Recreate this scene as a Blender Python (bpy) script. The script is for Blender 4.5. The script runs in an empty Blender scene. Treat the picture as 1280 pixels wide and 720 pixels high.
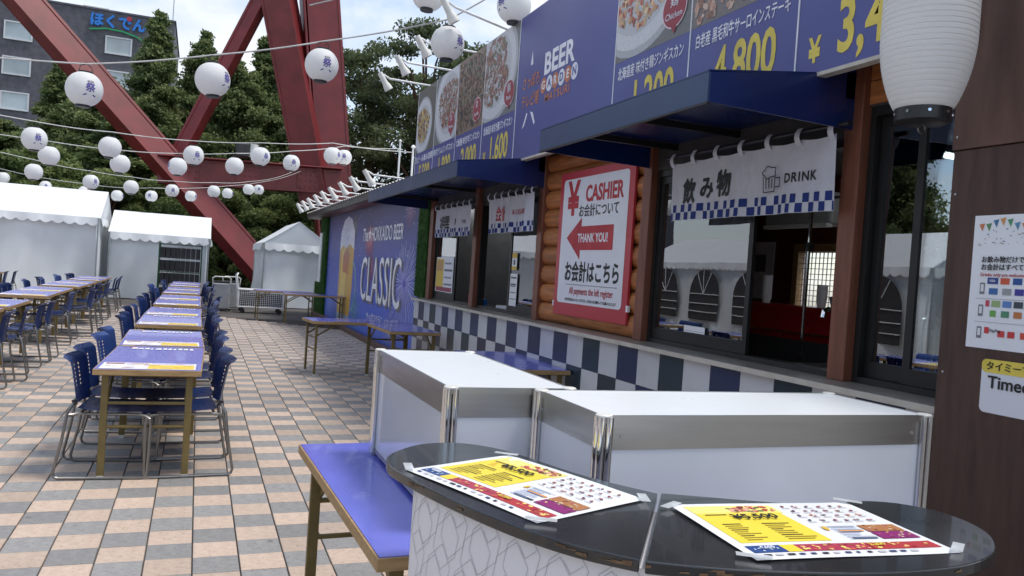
import bpy, bmesh, math, random
import numpy as np
from mathutils import Vector, Matrix
random.seed(7); rng = np.random.default_rng(7)
SC = bpy.context.scene; COL = SC.collection
R = math.radians

# ---------------------------------------------------------------- camera
FPX, YAW, PITCH, ROLL, CAMH = 1003.0, R(21.45), R(1.0), R(3.9), 1.4564
def cam_axes():
    f = Vector((math.sin(YAW)*math.cos(PITCH), math.cos(YAW)*math.cos(PITCH), -math.sin(PITCH)))
    r = Vector((math.cos(YAW), -math.sin(YAW), 0)); u = r.cross(f)
    r2 = r*math.cos(ROLL)+u*math.sin(ROLL); u2 = -r*math.sin(ROLL)+u*math.cos(ROLL)
    return r2, u2, f
CR, CU, CF = cam_axes()
cd = bpy.data.cameras.new('camera'); cam = bpy.data.objects.new('camera', cd); COL.objects.link(cam)
cd.sensor_width = 36; cd.lens = FPX/1280*36; cd.clip_end = 1000; cd.clip_start = .02
cam.matrix_world = Matrix(((CR.x, CU.x, -CF.x, 0), (CR.y, CU.y, -CF.y, 0), (CR.z, CU.z, -CF.z, CAMH), (0, 0, 0, 1)))
SC.camera = cam
def project(p):
    d = Vector(p)-Vector((0, 0, CAMH)); z = d.dot(CF)
    if z < .05: return None
    return 640+FPX*d.dot(CR)/z, 360-FPX*d.dot(CU)/z, z

# ---------------------------------------------------------------- sky and sun
SUN_EL, SUN_AZ = R(69), R(112)          # azimuth measured from +Y towards +X
w = bpy.data.worlds.new('World'); SC.world = w; w.use_nodes = True
nt = w.node_tree; nt.nodes.clear()
def N(nt, t, **k):
    n = nt.nodes.new(t)
    for a, b in k.items(): setattr(n, a, b)
    return n
sky = N(nt, 'ShaderNodeTexSky', sky_type='NISHITA'); sky.sun_disc = False
sky.sun_elevation = SUN_EL; sky.sun_rotation = SUN_AZ
b1 = N(nt, 'ShaderNodeBackground'); b1.inputs[1].default_value = .13; nt.links.new(sky.outputs[0], b1.inputs[0])
b2 = N(nt, 'ShaderNodeBackground')
tc = N(nt, 'ShaderNodeTexCoord'); mp = N(nt, 'ShaderNodeMapping'); mp.inputs['Scale'].default_value = (1, 1, 1.7)
nt.links.new(tc.outputs['Generated'], mp.inputs[0])
nz = N(nt, 'ShaderNodeTexNoise'); nz.inputs['Scale'].default_value = 3.6; nz.inputs['Detail'].default_value = 9; nz.inputs['Roughness'].default_value = .58
nt.links.new(mp.outputs[0], nz.inputs['Vector'])
rp = N(nt, 'ShaderNodeValToRGB'); rp.color_ramp.elements[0].position = .40; rp.color_ramp.elements[1].position = .60
nt.links.new(nz.outputs[0], rp.inputs[0])
nz2 = N(nt, 'ShaderNodeTexNoise'); nz2.inputs['Scale'].default_value = 5.5; nz2.inputs['Detail'].default_value = 8
nt.links.new(mp.outputs[0], nz2.inputs['Vector'])
rp2 = N(nt, 'ShaderNodeValToRGB')
rp2.color_ramp.elements[0].position = .3; rp2.color_ramp.elements[0].color = (.66, .72, .82, 1)
rp2.color_ramp.elements[1].position = .66; rp2.color_ramp.elements[1].color = (.93, .95, .98, 1)
nt.links.new(nz2.outputs[0], rp2.inputs[0]); nt.links.new(rp2.outputs[0], b2.inputs[0]); b2.inputs[1].default_value = .70
mx = N(nt, 'ShaderNodeMixShader'); nt.links.new(rp.outputs[0], mx.inputs[0])
nt.links.new(b1.outputs[0], mx.inputs[1]); nt.links.new(b2.outputs[0], mx.inputs[2])
wo = N(nt, 'ShaderNodeOutputWorld'); nt.links.new(mx.outputs[0], wo.inputs[0])
sd = bpy.data.lights.new('sun', 'SUN'); sd.energy = 1.7; sd.angle = R(14); sd.color = (1, .95, .88)
so = bpy.data.objects.new('sun', sd); COL.objects.link(so)
sdir = Vector((math.sin(SUN_AZ)*math.cos(SUN_EL), math.cos(SUN_AZ)*math.cos(SUN_EL), math.sin(SUN_EL)))
so.rotation_euler = sdir.to_track_quat('Z', 'Y').to_euler(); so.location = (10, 5, 30)
SC.view_settings.view_transform = 'Standard'; SC.view_settings.look = 'None'
SC.view_settings.exposure = 0.80; SC.view_settings.gamma = 1

# ---------------------------------------------------------------- materials
def srgb(r, g, b):
    f = lambda c: (c/255/12.92) if c/255 <= .04045 else ((c/255+.055)/1.055)**2.4
    return (f(r), f(g), f(b))
M = {}
def mat(name, col, rough=.6, metal=0, var=.12, scale=8, bump=0, bscale=60, spec=.5, rnd=0, stretch=None, col2=None, coat=0, trans=0, stain=0, emit=None, estr=0):
    """procedural surface: base colour broken up by noise, optional second colour, per-object variation and fine relief"""
    m = bpy.data.materials.new(name); m.use_nodes = True; t = m.node_tree; b = t.nodes['Principled BSDF']
    b.inputs['Roughness'].default_value = rough; b.inputs['Metallic'].default_value = metal
    b.inputs['Specular IOR Level'].default_value = spec; b.inputs['Coat Weight'].default_value = coat
    tcn = N(t, 'ShaderNodeTexCoord'); mpn = N(t, 'ShaderNodeMapping'); t.links.new(tcn.outputs['Object'], mpn.inputs[0])
    if stretch: mpn.inputs['Scale'].default_value = stretch
    no = N(t, 'ShaderNodeTexNoise'); no.inputs['Scale'].default_value = scale; no.inputs['Detail'].default_value = 6
    t.links.new(mpn.outputs[0], no.inputs['Vector'])
    c2 = col2 or tuple(min(1, c*(1-var)) for c in col)
    c1 = col if col2 else tuple(min(1, c*(1+var)) for c in col)
    mix = N(t, 'ShaderNodeMix', data_type='RGBA'); mix.inputs['A'].default_value = (*c1, 1); mix.inputs['B'].default_value = (*c2, 1)
    mr = N(t, 'ShaderNodeMapRange'); mr.inputs['From Min'].default_value = .3; mr.inputs['From Max'].default_value = .7
    t.links.new(no.outputs[0], mr.inputs[0]); t.links.new(mr.outputs[0], mix.inputs['Factor'])
    out = mix.outputs['Result']
    if rnd:
        oi = N(t, 'ShaderNodeObjectInfo'); at = N(t, 'ShaderNodeAttribute'); at.attribute_name = 'rnd'
        ad = N(t, 'ShaderNodeMath', operation='ADD'); t.links.new(oi.outputs['Random'], ad.inputs[0]); t.links.new(at.outputs['Fac'], ad.inputs[1])
        fr = N(t, 'ShaderNodeMath', operation='FRACT'); t.links.new(ad.outputs[0], fr.inputs[0])
        hs = N(t, 'ShaderNodeHueSaturation'); m2 = N(t, 'ShaderNodeMapRange'); m2.inputs['To Min'].default_value = 1-rnd; m2.inputs['To Max'].default_value = 1+rnd
        t.links.new(fr.outputs[0], m2.inputs[0]); t.links.new(m2.outputs[0], hs.inputs['Value']); t.links.new(out, hs.inputs['Color']); out = hs.outputs[0]
    if stain:     # wear that belongs to the place: broad grime and small dark spots over neighbouring pieces
        ge = N(t, 'ShaderNodeNewGeometry'); n3_ = N(t, 'ShaderNodeTexNoise'); n3_.inputs['Scale'].default_value = .9; n3_.inputs['Detail'].default_value = 7; t.links.new(ge.outputs['Position'], n3_.inputs['Vector'])
        m3 = N(t, 'ShaderNodeMapRange'); m3.inputs['From Min'].default_value = .3; m3.inputs['From Max'].default_value = .62; m3.inputs['To Min'].default_value = 1-stain; t.links.new(n3_.outputs[0], m3.inputs[0])
        vo = N(t, 'ShaderNodeTexVoronoi'); vo.inputs['Scale'].default_value = 2.6; t.links.new(ge.outputs['Position'], vo.inputs['Vector'])
        m4 = N(t, 'ShaderNodeMapRange'); m4.inputs['From Min'].default_value = .035; m4.inputs['From Max'].default_value = .055; m4.inputs['To Min'].default_value = .62; t.links.new(vo.outputs['Distance'], m4.inputs[0])
        n5 = N(t, 'ShaderNodeTexNoise'); n5.inputs['Scale'].default_value = 55; n5.inputs['Detail'].default_value = 3; t.links.new(ge.outputs['Position'], n5.inputs['Vector'])
        m5 = N(t, 'ShaderNodeMapRange'); m5.inputs['From Min'].default_value = .32; m5.inputs['From Max'].default_value = .42; m5.inputs['To Min'].default_value = .72; t.links.new(n5.outputs[0], m5.inputs[0])
        x1 = N(t, 'ShaderNodeMath', operation='MULTIPLY'); t.links.new(m3.outputs[0], x1.inputs[0]); t.links.new(m4.outputs[0], x1.inputs[1])
        x2 = N(t, 'ShaderNodeMath', operation='MULTIPLY'); t.links.new(x1.outputs[0], x2.inputs[0]); t.links.new(m5.outputs[0], x2.inputs[1])
        h2 = N(t, 'ShaderNodeHueSaturation'); t.links.new(out, h2.inputs['Color']); t.links.new(x2.outputs[0], h2.inputs['Value']); out = h2.outputs[0]
    t.links.new(out, b.inputs['Base Color'])
    rr = N(t, 'ShaderNodeMapRange'); rr.inputs['To Min'].default_value = max(.02, rough-.08); rr.inputs['To Max'].default_value = min(1, rough+.1)
    t.links.new(no.outputs[0], rr.inputs[0]); t.links.new(rr.outputs[0], b.inputs['Roughness'])
    if bump:
        n2 = N(t, 'ShaderNodeTexNoise'); n2.inputs['Scale'].default_value = bscale; n2.inputs['Detail'].default_value = 5
        t.links.new(mpn.outputs[0], n2.inputs['Vector'])
        bp = N(t, 'ShaderNodeBump'); bp.inputs['Strength'].default_value = bump; bp.inputs['Distance'].default_value = .01
        t.links.new(n2.outputs[0], bp.inputs['Height']); t.links.new(bp.outputs[0], b.inputs['Normal'])
    if trans:
        tr = N(t, 'ShaderNodeBsdfTranslucent'); t.links.new(out, tr.inputs[0]); ms = N(t, 'ShaderNodeMixShader'); ms.inputs[0].default_value = trans
        t.links.new(b.outputs[0], ms.inputs[1]); t.links.new(tr.outputs[0], ms.inputs[2]); t.links.new(ms.outputs[0], t.nodes['Material Output'].inputs[0])
    if emit: b.inputs['Emission Color'].default_value = (*emit, 1); b.inputs['Emission Strength'].default_value = estr
    M[name] = m; return m
def vcol_mat(name, rough=.45, var=.06, scale=30):
    """flat print: each face carries its ink colour"""
    m = bpy.data.materials.new(name); m.use_nodes = True; t = m.node_tree; b = t.nodes['Principled BSDF']
    a = N(t, 'ShaderNodeAttribute'); a.attribute_name = 'ink'
    tcn = N(t, 'ShaderNodeTexCoord'); no = N(t, 'ShaderNodeTexNoise'); no.inputs['Scale'].default_value = scale; no.inputs['Detail'].default_value = 4
    t.links.new(tcn.outputs['Object'], no.inputs['Vector'])
    hs = N(t, 'ShaderNodeHueSaturation'); mr = N(t, 'ShaderNodeMapRange'); mr.inputs['To Min'].default_value = 1-var; mr.inputs['To Max'].default_value = 1+var
    t.links.new(no.outputs[0], mr.inputs[0]); t.links.new(mr.outputs[0], hs.inputs['Value']); t.links.new(a.outputs['Color'], hs.inputs['Color'])
    t.links.new(hs.outputs[0], b.inputs['Base Color']); b.inputs['Roughness'].default_value = rough
    M[name] = m; return m
def glass_mat(name, refl=.22, tint=(.75, .8, .8), rough=.0):
    m = bpy.data.materials.new(name); m.use_nodes = True; t = m.node_tree; t.nodes.remove(t.nodes['Principled BSDF'])
    tr = N(t, 'ShaderNodeBsdfTransparent'); tr.inputs[0].default_value = (*tint, 1)
    gl = N(t, 'ShaderNodeBsdfGlossy'); gl.inputs['Roughness'].default_value = rough; gl.inputs[0].default_value = (.95, .97, 1, 1)
    tcn = N(t, 'ShaderNodeTexCoord'); no = N(t, 'ShaderNodeTexNoise'); no.inputs['Scale'].default_value = 1.3; t.links.new(tcn.outputs['Object'], no.inputs['Vector'])
    bp = N(t, 'ShaderNodeBump'); bp.inputs['Strength'].default_value = .04; bp.inputs['Distance'].default_value = .02
    t.links.new(no.outputs[0], bp.inputs['Height']); t.links.new(bp.outputs[0], gl.inputs['Normal'])
    fr = N(t, 'ShaderNodeFresnel'); fr.inputs[0].default_value = 1.5
    ad = N(t, 'ShaderNodeMath', operation='ADD', use_clamp=True); ad.inputs[1].default_value = refl; t.links.new(fr.outputs[0], ad.inputs[0])
    ms = N(t, 'ShaderNodeMixShader'); t.links.new(ad.outputs[0], ms.inputs[0]); t.links.new(tr.outputs[0], ms.inputs[1]); t.links.new(gl.outputs[0], ms.inputs[2])
    t.links.new(ms.outputs[0], t.nodes['Material Output'].inputs[0]); M[name] = m; return m

mat('mortar', (.12, .11, .10), .9, bump=.4)
mat('tile_grey', srgb(150, 148, 146), .62, scale=22, bump=.25, bscale=160, rnd=.14, col2=srgb(134, 133, 132), stain=.12)
mat('tile_tan', srgb(199, 178, 160), .6, var=.14, scale=22, bump=.25, bscale=160, rnd=.15, col2=srgb(184, 163, 147), stain=.12)
mat('asphalt', (.075, .066, .06), .85, var=.35, scale=1.2, bump=.5, bscale=90)
mat('blue_plastic', srgb(38, 66, 126), .24, var=.08, scale=5, bump=.05, bscale=300, rnd=.12)
mat('steel', (.27, .265, .255), .36, 1, var=.08, scale=20)
mat('olive_metal', srgb(112, 95, 52), .5, var=.15, scale=14)
mat('laminate_blue', srgb(98, 104, 200), .24, var=.07, scale=6, coat=.25)
mat('laminate_pale', srgb(120, 124, 202), .26, var=.06, scale=6, coat=.25)
mat('wood_edge', srgb(164, 134, 92), .6, var=.22, scale=9, stretch=(1, 6, 6))
mat('white_pvc', (.80, .82, .83), .45, var=.04, scale=2, trans=.12)
mat('tent_cloth', (.78, .81, .83), .5, var=.05, scale=1.5, trans=.18)
mat('pole_grey', (.45, .46, .46), .4, .8)
mat('red_steel', srgb(112, 37, 38), .4, var=.22, scale=1.6, bump=.04, bscale=14)
mat('paper_lantern', (.90, .90, .89), .6, var=.03, scale=4, trans=.42)
mat('black_plastic', (.016, .016, .018), .35)
mat('purple_ink', srgb(66, 56, 150), .6)
mat('grey_ink', srgb(110, 108, 120), .6)
mat('pattern_ink', srgb(170, 168, 174), .5)
mat('cord', (.52, .52, .50), .6)
mat('white_paint', (.78, .78, .77), .35)
mat('cream_metal', (.70, .69, .64), .4)
mat('post_wood', srgb(118, 70, 52), .42, var=.22, scale=5, stretch=(6, 6, .8), bump=.1, bscale=40)
mat('log_wood', srgb(166, 104, 58), .5, var=.35, scale=5, stretch=(6, .6, 6), bump=.35, bscale=22, rnd=.16)
mat('dark_wood', srgb(76, 54, 47), .62, var=.25, scale=5, stretch=(5, 5, .7), bump=.2, bscale=40)
mat('dark_wood_light', srgb(94, 68, 58), .62, var=.3, scale=3, stretch=(4, 4, .9), bump=.2, bscale=40)
mat('frame_dark', (.022, .021, .021), .38, .3)
mat('sill_metal', srgb(158, 152, 145), .32, .35, var=.12, scale=6)
mat('sill_edge', srgb(190, 184, 174), .5)
mat('panel_white', srgb(196, 197, 203), .35, var=.05, scale=4, rnd=.05)
mat('panel_navy', srgb(30, 44, 82), .3, var=.18, scale=4, rnd=.22)
mat('panel_teal', srgb(26, 50, 66), .3, var=.18, scale=4, rnd=.2)
mat('navy_sheet', srgb(18, 38, 92), .28, var=.08, scale=2, coat=.15)
mat('navy_sky_sheen', srgb(44, 62, 98), .35, var=.08, scale=2)  # awning front: same navy as the sides, sky sheen put into its colour
mat('indigo_print', srgb(76, 79, 142), .32, var=.06, scale=2)
mat('noren_cloth', srgb(214, 216, 226), .8, var=.05, scale=14, bump=.2, bscale=240, trans=.15)
mat('noren_navy', srgb(30, 50, 120), .8, var=.1, scale=20)
mat('ink_black', (.012, .012, .014), .5)
mat('ink_white', srgb(232, 233, 240), .45)
mat('ink_yellow', srgb(222, 200, 84), .4)
mat('ink_red', srgb(176, 40, 52), .45)
mat('ink_orange', srgb(190, 120, 84), .45)
mat('ink_blue', srgb(28, 120, 206), .4)
mat('ink_green', srgb(30, 150, 92), .4)
mat('sign_red', srgb(182, 52, 64), .32, var=.05, scale=3)
mat('sign_white', srgb(222, 224, 232), .3, var=.03, scale=3)
mat('paper', srgb(232, 234, 240), .5, var=.02, scale=5)
mat('glossy_paper', srgb(240, 241, 243), .25, var=.02, scale=5, coat=.3)
mat('tape', (.75, .78, .8), .15, trans=.4)
mat('chrome', (.72, .72, .72), .08, 1, var=.03)
mat('brushed', (.52, .515, .50), .3, 1, var=.1, scale=4, stretch=(1, 1, 12))
mat('frost_panel', srgb(210, 213, 218), .14, var=.06, scale=3, coat=.3)
mat('case_top', srgb(226, 230, 233), .3, var=.04, scale=9)
mat('laminate_black', (.020, .021, .023), .24, var=.5, scale=5, bump=.03, bscale=200, coat=.35, spec=.6)
mat('particle_board', srgb(112, 88, 64), .85, var=.35, scale=60, bump=.5, bscale=150)
mat('counter_wrap', srgb(224, 224, 228), .4, var=.03, scale=3)
mat('interior_dark', (.045, .042, .042), .6, var=.15)
mat('interior_wood', srgb(98, 50, 30), .5, var=.25, scale=4, stretch=(4, .8, 4))
mat('interior_grey', (.24, .24, .25), .5)
mat('red_gloss', srgb(150, 22, 26), .25)
mat('turf', srgb(66, 112, 44), .8, var=.45, scale=20, trans=.3)
mat('bin_grey', (.36, .37, .38), .5, var=.1)
mat('mesh_black', (.02, .02, .022), .6)
mat('green_plastic', srgb(18, 62, 34), .5)
mat('bark', srgb(92, 66, 52), .9, var=.3, scale=6, stretch=(5, 5, 1), bump=.6, bscale=12)
mat('tube_light', (1, 1, 1), .4, emit=(.95, 1, 1), estr=6)
mat('brick_dark', srgb(88, 88, 94), .8, var=.22, scale=2.2, bump=.1, bscale=6)
mat('win_frame', srgb(206, 208, 210), .4)
mat('roof_grey', srgb(96, 99, 106), .5, .2)
mat('mug_ink', (.02, .02, .025), .6)
mat('far_glass', srgb(172, 182, 184), .12, var=.25, scale=.35, coat=.4)
vcol_mat('print_ink'); vcol_mat('photo_ink', .4, .25, 40); vcol_mat('mural_ink', .35, .2, 9)
glass_mat('pane_glass', .16); glass_mat('acrylic', .12, (.86, .88, .92))

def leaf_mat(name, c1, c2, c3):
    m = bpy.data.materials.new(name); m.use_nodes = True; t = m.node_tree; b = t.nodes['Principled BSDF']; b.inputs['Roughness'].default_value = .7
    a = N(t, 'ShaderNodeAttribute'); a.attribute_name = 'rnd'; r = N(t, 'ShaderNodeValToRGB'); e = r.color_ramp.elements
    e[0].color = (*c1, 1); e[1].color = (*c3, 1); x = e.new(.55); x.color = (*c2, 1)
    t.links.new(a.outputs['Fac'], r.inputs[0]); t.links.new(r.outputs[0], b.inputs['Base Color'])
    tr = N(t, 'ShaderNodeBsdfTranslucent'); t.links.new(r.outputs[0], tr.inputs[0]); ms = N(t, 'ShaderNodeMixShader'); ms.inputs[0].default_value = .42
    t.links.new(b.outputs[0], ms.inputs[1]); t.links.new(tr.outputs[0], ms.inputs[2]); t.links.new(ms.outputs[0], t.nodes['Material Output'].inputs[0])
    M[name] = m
leaf_mat('leaf_conifer', (.075, .12, .045), (.17, .22, .08), (.29, .32, .13))
leaf_mat('leaf_broad', (.08, .13, .042), (.18, .235, .075), (.29, .33, .12))
leaf_mat('leaf_pine', (.055, .08, .04), (.13, .165, .07), (.22, .24, .115))

# ---------------------------------------------------------------- mesh building
class MB:
    def __init__(s): s.v = []; s.f = []; s.c = []
    def add(s, vs, fs, c=None):
        o = len(s.v); s.v += [tuple(v) for v in vs]
        for f in fs: s.f.append(tuple(i+o for i in f)); s.c.append(c)
        return s
    def box(s, x0, x1, y0, y1, z0, z1, c=None):
        return s.add([(x0, y0, z0), (x1, y0, z0), (x1, y1, z0), (x0, y1, z0), (x0, y0, z1), (x1, y0, z1), (x1, y1, z1), (x0, y1, z1)],
                     [(3, 2, 1, 0), (4, 5, 6, 7), (0, 1, 5, 4), (1, 2, 6, 5), (2, 3, 7, 6), (3, 0, 4, 7)], c)
    def lift(s, pts, n, k=4e-5):
        s.k = getattr(s, 'k', 0)+1; n = Vector(n)*k*s.k; return [tuple(Vector(p)+n) for p in pts]
    def poly(s, pts, c=None): return s.add(pts, [tuple(range(len(pts)))], c)
    def prism(s, pts, d, c=None):
        """polygon pts (3D) pushed along vector d"""
        n = len(pts); d = Vector(d); a = [Vector(p) for p in pts]
        return s.add(a+[p+d for p in a], [tuple(range(n))[::-1], tuple(range(n, 2*n))]+[(i, (i+1) % n, n+(i+1) % n, n+i) for i in range(n)], c)
    def beam(s, p0, p1, w, h, up=(0, 0, 1), c=None):
        p0, p1 = Vector(p0), Vector(p1); d = (p1-p0).normalized(); up = Vector(up)
        a = d.cross(up)
        if a.length < 1e-4: a = d.cross(Vector((1, 0, 0)))
        a.normalize(); b = a.cross(d); a *= w/2; b *= h/2
        return s.add([p0-a-b, p0+a-b, p0+a+b, p0-a+b, p1-a-b, p1+a-b, p1+a+b, p1-a+b], [(3, 2, 1, 0), (4, 5, 6, 7), (0, 1, 5, 4), (1, 2, 6, 5), (2, 3, 7, 6), (3, 0, 4, 7)], c)
    def tube(s, path, r, n=8, closed=False, c=None):
        P = [Vector(p) for p in path]; m = len(P); rs = r if isinstance(r, (list, tuple)) else [r]*m
        T = []
        for i in range(m):
            a = P[(i-1) % m] if (closed or i > 0) else P[i]; b = P[(i+1) % m] if (closed or i < m-1) else P[i]
            T.append((b-a).normalized())
        u = T[0].orthogonal().normalized(); vs = []
        for i in range(m):
            u = (u-T[i]*u.dot(T[i])); u = u.normalized() if u.length > 1e-6 else T[i].orthogonal().normalized()
            v = T[i].cross(u)
            for k in range(n):
                a = 2*math.pi*k/n; vs.append(P[i]+(u*math.cos(a)+v*math.sin(a))*rs[i])
        fs = []
        for i in range(m if closed else m-1):
            j = (i+1) % m
            for k in range(n): fs.append((i*n+k, i*n+(k+1) % n, j*n+(k+1) % n, j*n+k))
        if not closed: fs += [tuple(range(n))[::-1], tuple(range((m-1)*n, m*n))]
        return s.add(vs, fs, c)
    def lathe(s, prof, n=24, o=(0, 0, 0), cap=True, c=None):
        vs = []; fs = []; m = len(prof)
        for r, z in prof:
            for k in range(n):
                a = 2*math.pi*k/n; vs.append((o[0]+r*math.cos(a), o[1]+r*math.sin(a), o[2]+z))
        for i in range(m-1):
            for k in range(n): fs.append((i*n+k, i*n+(k+1) % n, (i+1)*n+(k+1) % n, (i+1)*n+k))
        if cap: fs += [tuple(range(n))[::-1], tuple(range((m-1)*n, m*n))]
        return s.add(vs, fs, c)
    def grid(s, fn, nu, nv, c=None):
        vs = [fn(i/nu, j/nv) for j in range(nv+1) for i in range(nu+1)]
        return s.add(vs, [(j*(nu+1)+i, j*(nu+1)+i+1, (j+1)*(nu+1)+i+1, (j+1)*(nu+1)+i) for j in range(nv) for i in range(nu)], c)
    def xf(s, mtx): s.v = [tuple(mtx @ Vector(v)) for v in s.v]; return s
    def mesh(s, name, m, smooth=False):
        me = bpy.data.meshes.new(name); me.from_pydata(s.v, [], s.f)
        for q in (m if isinstance(m, (list, tuple)) else [m]): me.materials.append(M[q])
        if any(c is not None for c in s.c):
            a = me.color_attributes.new('ink', 'FLOAT_COLOR', 'CORNER')
            buf = np.ones((len(me.loops), 4), np.float32); i = 0
            for f, c in zip(s.f, s.c):
                buf[i:i+len(f), :3] = c if c is not None else (1, 1, 1); i += len(f)
            a.data.foreach_set('color', buf.ravel())
        if smooth: me.polygons.foreach_set('use_smooth', [True]*len(me.polygons))
        me.update(); return me
    def build(s, name, m, parent=None, smooth=False, bevel=0, inv=None):
        me = s.mesh(name, m, smooth); o = bpy.data.objects.new(name, me); COL.objects.link(o)
        if bevel:
            b = o.modifiers.new('bevel', 'BEVEL'); b.width = bevel; b.segments = 2; b.limit_method = 'ANGLE'
        elif smooth:
            try: me.set_sharp_from_angle(angle=R(40))
            except Exception: pass
        put(o, parent); return o
INV = {}
def put(o, parent):
    if parent is not None:
        o.parent = parent
        if parent.name in INV: o.matrix_parent_inverse = INV[parent.name]
def tag(o, label=None, cat=None, group=None, kind=None):
    if label: o['label'] = label
    if cat: o['category'] = cat
    if group: o['group'] = group
    if kind: o['kind'] = kind
    return o
def thing(name, label, cat, loc=(0, 0, 0), rotz=0, group=None, world=True):
    """an Empty at the thing's base; world=True: parts are given in world coordinates"""
    o = bpy.data.objects.new(name, None); COL.objects.link(o); o.location = loc; o.rotation_euler = (0, 0, rotz); o.empty_display_size = .1
    if world: INV[o.name] = (Matrix.Translation(loc) @ Matrix.Rotation(rotz, 4, 'Z')).inverted()
    return tag(o, label, cat, group)
def dup(root, loc, rotz, label=None, group=None):
    r = root.copy(); COL.objects.link(r); r.location = loc; r.rotation_euler = (0, 0, rotz)
    if label: r['label'] = label
    if group: r['group'] = group
    for ch in list(root.children):
        c = ch.copy(); COL.objects.link(c); c.parent = r
        for g in ch.children: d = g.copy(); COL.objects.link(d); d.parent = c
    return r
# frames for lettering: columns are the directions of text x, text y and the surface normal
def frame_wall(y, z, x):    # surface facing -X (the cabin front), text runs towards -Y
    return Matrix(((0, 0, -1, x), (-1, 0, 0, y), (0, 1, 0, z), (0, 0, 0, 1)))
def frame_front(x, z, y):   # surface facing -Y, text runs towards +X
    return Matrix(((1, 0, 0, x), (0, 0, -1, y), (0, 1, 0, z), (0, 0, 0, 1)))
def frame_flat(x, y, z, a=0):
    return Matrix.Translation((x, y, z)) @ Matrix.Rotation(a, 4, 'Z')
def text_mesh(s, size, m, F, sx=1, bold=0, align='CENTER', shear=0, name='lettering', spacing=1, ext=.0006, res=3):
    cu = bpy.data.curves.new(name, 'FONT'); cu.body = s; cu.size = 1; cu.align_x = align; cu.align_y = 'CENTER'; cu.offset = 0 if any(ord(c) > 0x2e80 for c in s) else bold
    cu.shear = shear; cu.space_character = spacing; cu.extrude = ext/size; cu.resolution_u = res
    o = bpy.data.objects.new(name, cu); me = bpy.data.meshes.new_from_object(o); bpy.data.objects.remove(o); bpy.data.curves.remove(cu)
    if bold > 0 and any(ord(c) > 0x2e80 for c in s):      # thicker strokes: shifted copies laid a hair above each other
        bm = bmesh.new(); d = bold*.9
        for k, (ax, ay) in enumerate(((0, 0), (1, .3), (-1, -.3), (.3, -1), (-.3, 1), (.7, .7), (-.7, -.7))):
            c = me.copy(); c.transform(Matrix.Translation((ax*d, ay*d, k*5e-5/size))); bm.from_mesh(c); bpy.data.meshes.remove(c)
        bm.to_mesh(me); bm.free()
    me.transform(Matrix.Diagonal((sx*size, size, size, 1))); me.transform(F); me.materials.clear(); me.materials.append(M[m]); me.name = name
    return me
def text(s, size, m, F, parent, **k):
    me = text_mesh(s, size, m, F, **k); o = bpy.data.objects.new(k.get('name', 'lettering'), me); COL.objects.link(o); put(o, parent); return o
def ordinal(i): return ['first', 'second', 'third', 'fourth', 'fifth', 'sixth', 'seventh', 'eighth', 'ninth', 'tenth', 'eleventh', 'twelfth', 'thirteenth', 'fourteenth', 'fifteenth', 'sixteenth', 'seventeenth', 'eighteenth', 'nineteenth', 'twentieth', 'twenty-first', 'twenty-second', 'twenty-third', 'twenty-fourth'][i]
# ================================================================ ground
S = .21; TX0, TY0 = .262*S, 20.41*S
def dark_line(x): return 19.87-(x-.64)*1.014          # where the tiled pavement gives way to dark asphalt
pav = MB().box(-60, 60, -30, 140, -.4, -.014).build('pavement', 'mortar'); tag(pav, kind='structure')
asp = MB().prism([(-60, dark_line(-60)+.05, -.02), (60, dark_line(60)+.05, -.02), (60, 140, -.02), (-60, 140, -.02)], (0, 0, .014)).build('asphalt', 'asphalt'); tag(asp, kind='structure')
def tile_faces(b, x, y, g=.0035, gy=.002, ch=.002, h=.013):
    x0, x1, y0, y1 = x+g, x+S-g, y+gy, y+S-gy
    return b.add([(x0, y0, -h), (x1, y0, -h), (x1, y1, -h), (x0, y1, -h), (x0, y0, -ch), (x1, y0, -ch), (x1, y1, -ch), (x0, y1, -ch),
                  (x0+ch, y0+ch, 0), (x1-ch, y0+ch, 0), (x1-ch, y1-ch, 0), (x0+ch, y1-ch, 0)],
                 [(0, 1, 5, 4), (1, 2, 6, 5), (2, 3, 7, 6), (3, 0, 4, 7), (4, 5, 9, 8), (5, 6, 10, 9), (6, 7, 11, 10), (7, 4, 8, 11), (8, 9, 10, 11)])
cells = []
for k in range(-50, 14):
    for r in range(-26, 110):
        x, y = TX0+k*S, TY0+r*S
        if y+S/2 > dark_line(x+S/2)-.0: continue
        if x > 2.85 and y > 2: continue
        p = project((x+S/2, y+S/2, 0)); vis = p is not None and -80 < p[0] < 520 and p[1] < 760 and not (p[0] > 395 and p[1] > 560)
        cells.append((0 if vis else 1, p[2] if p else 99, k, r, x, y))
cells.sort()
tm = [tile_faces(MB(), 0, 0).mesh('tile', 'tile_grey'), tile_faces(MB(), 0, 0).mesh('tile', 'tile_tan')]
rest = MB(); rmat = []; rr = []
for i, (v, d, k, r, x, y) in enumerate(cells):
    jy = ((k*37) % 11-5)*.0006
    if i < 300:
        o = bpy.data.objects.new('tile', tm[(k+r) % 2]); COL.objects.link(o); o.location = (x, y+jy, random.uniform(-.0012, .0012)); o.parent = pav
    else:
        tile_faces(rest, x, y+jy); rmat += [(k+r) % 2]*9; rr += [random.random()]*9
ro = rest.build('tiles', ['tile_grey', 'tile_tan'], pav); tag(ro, kind='stuff')
ro.data.polygons.foreach_set('material_index', rmat)
a = ro.data.attributes.new('rnd', 'FLOAT', 'FACE'); a.data.foreach_set('value', rr)

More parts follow.
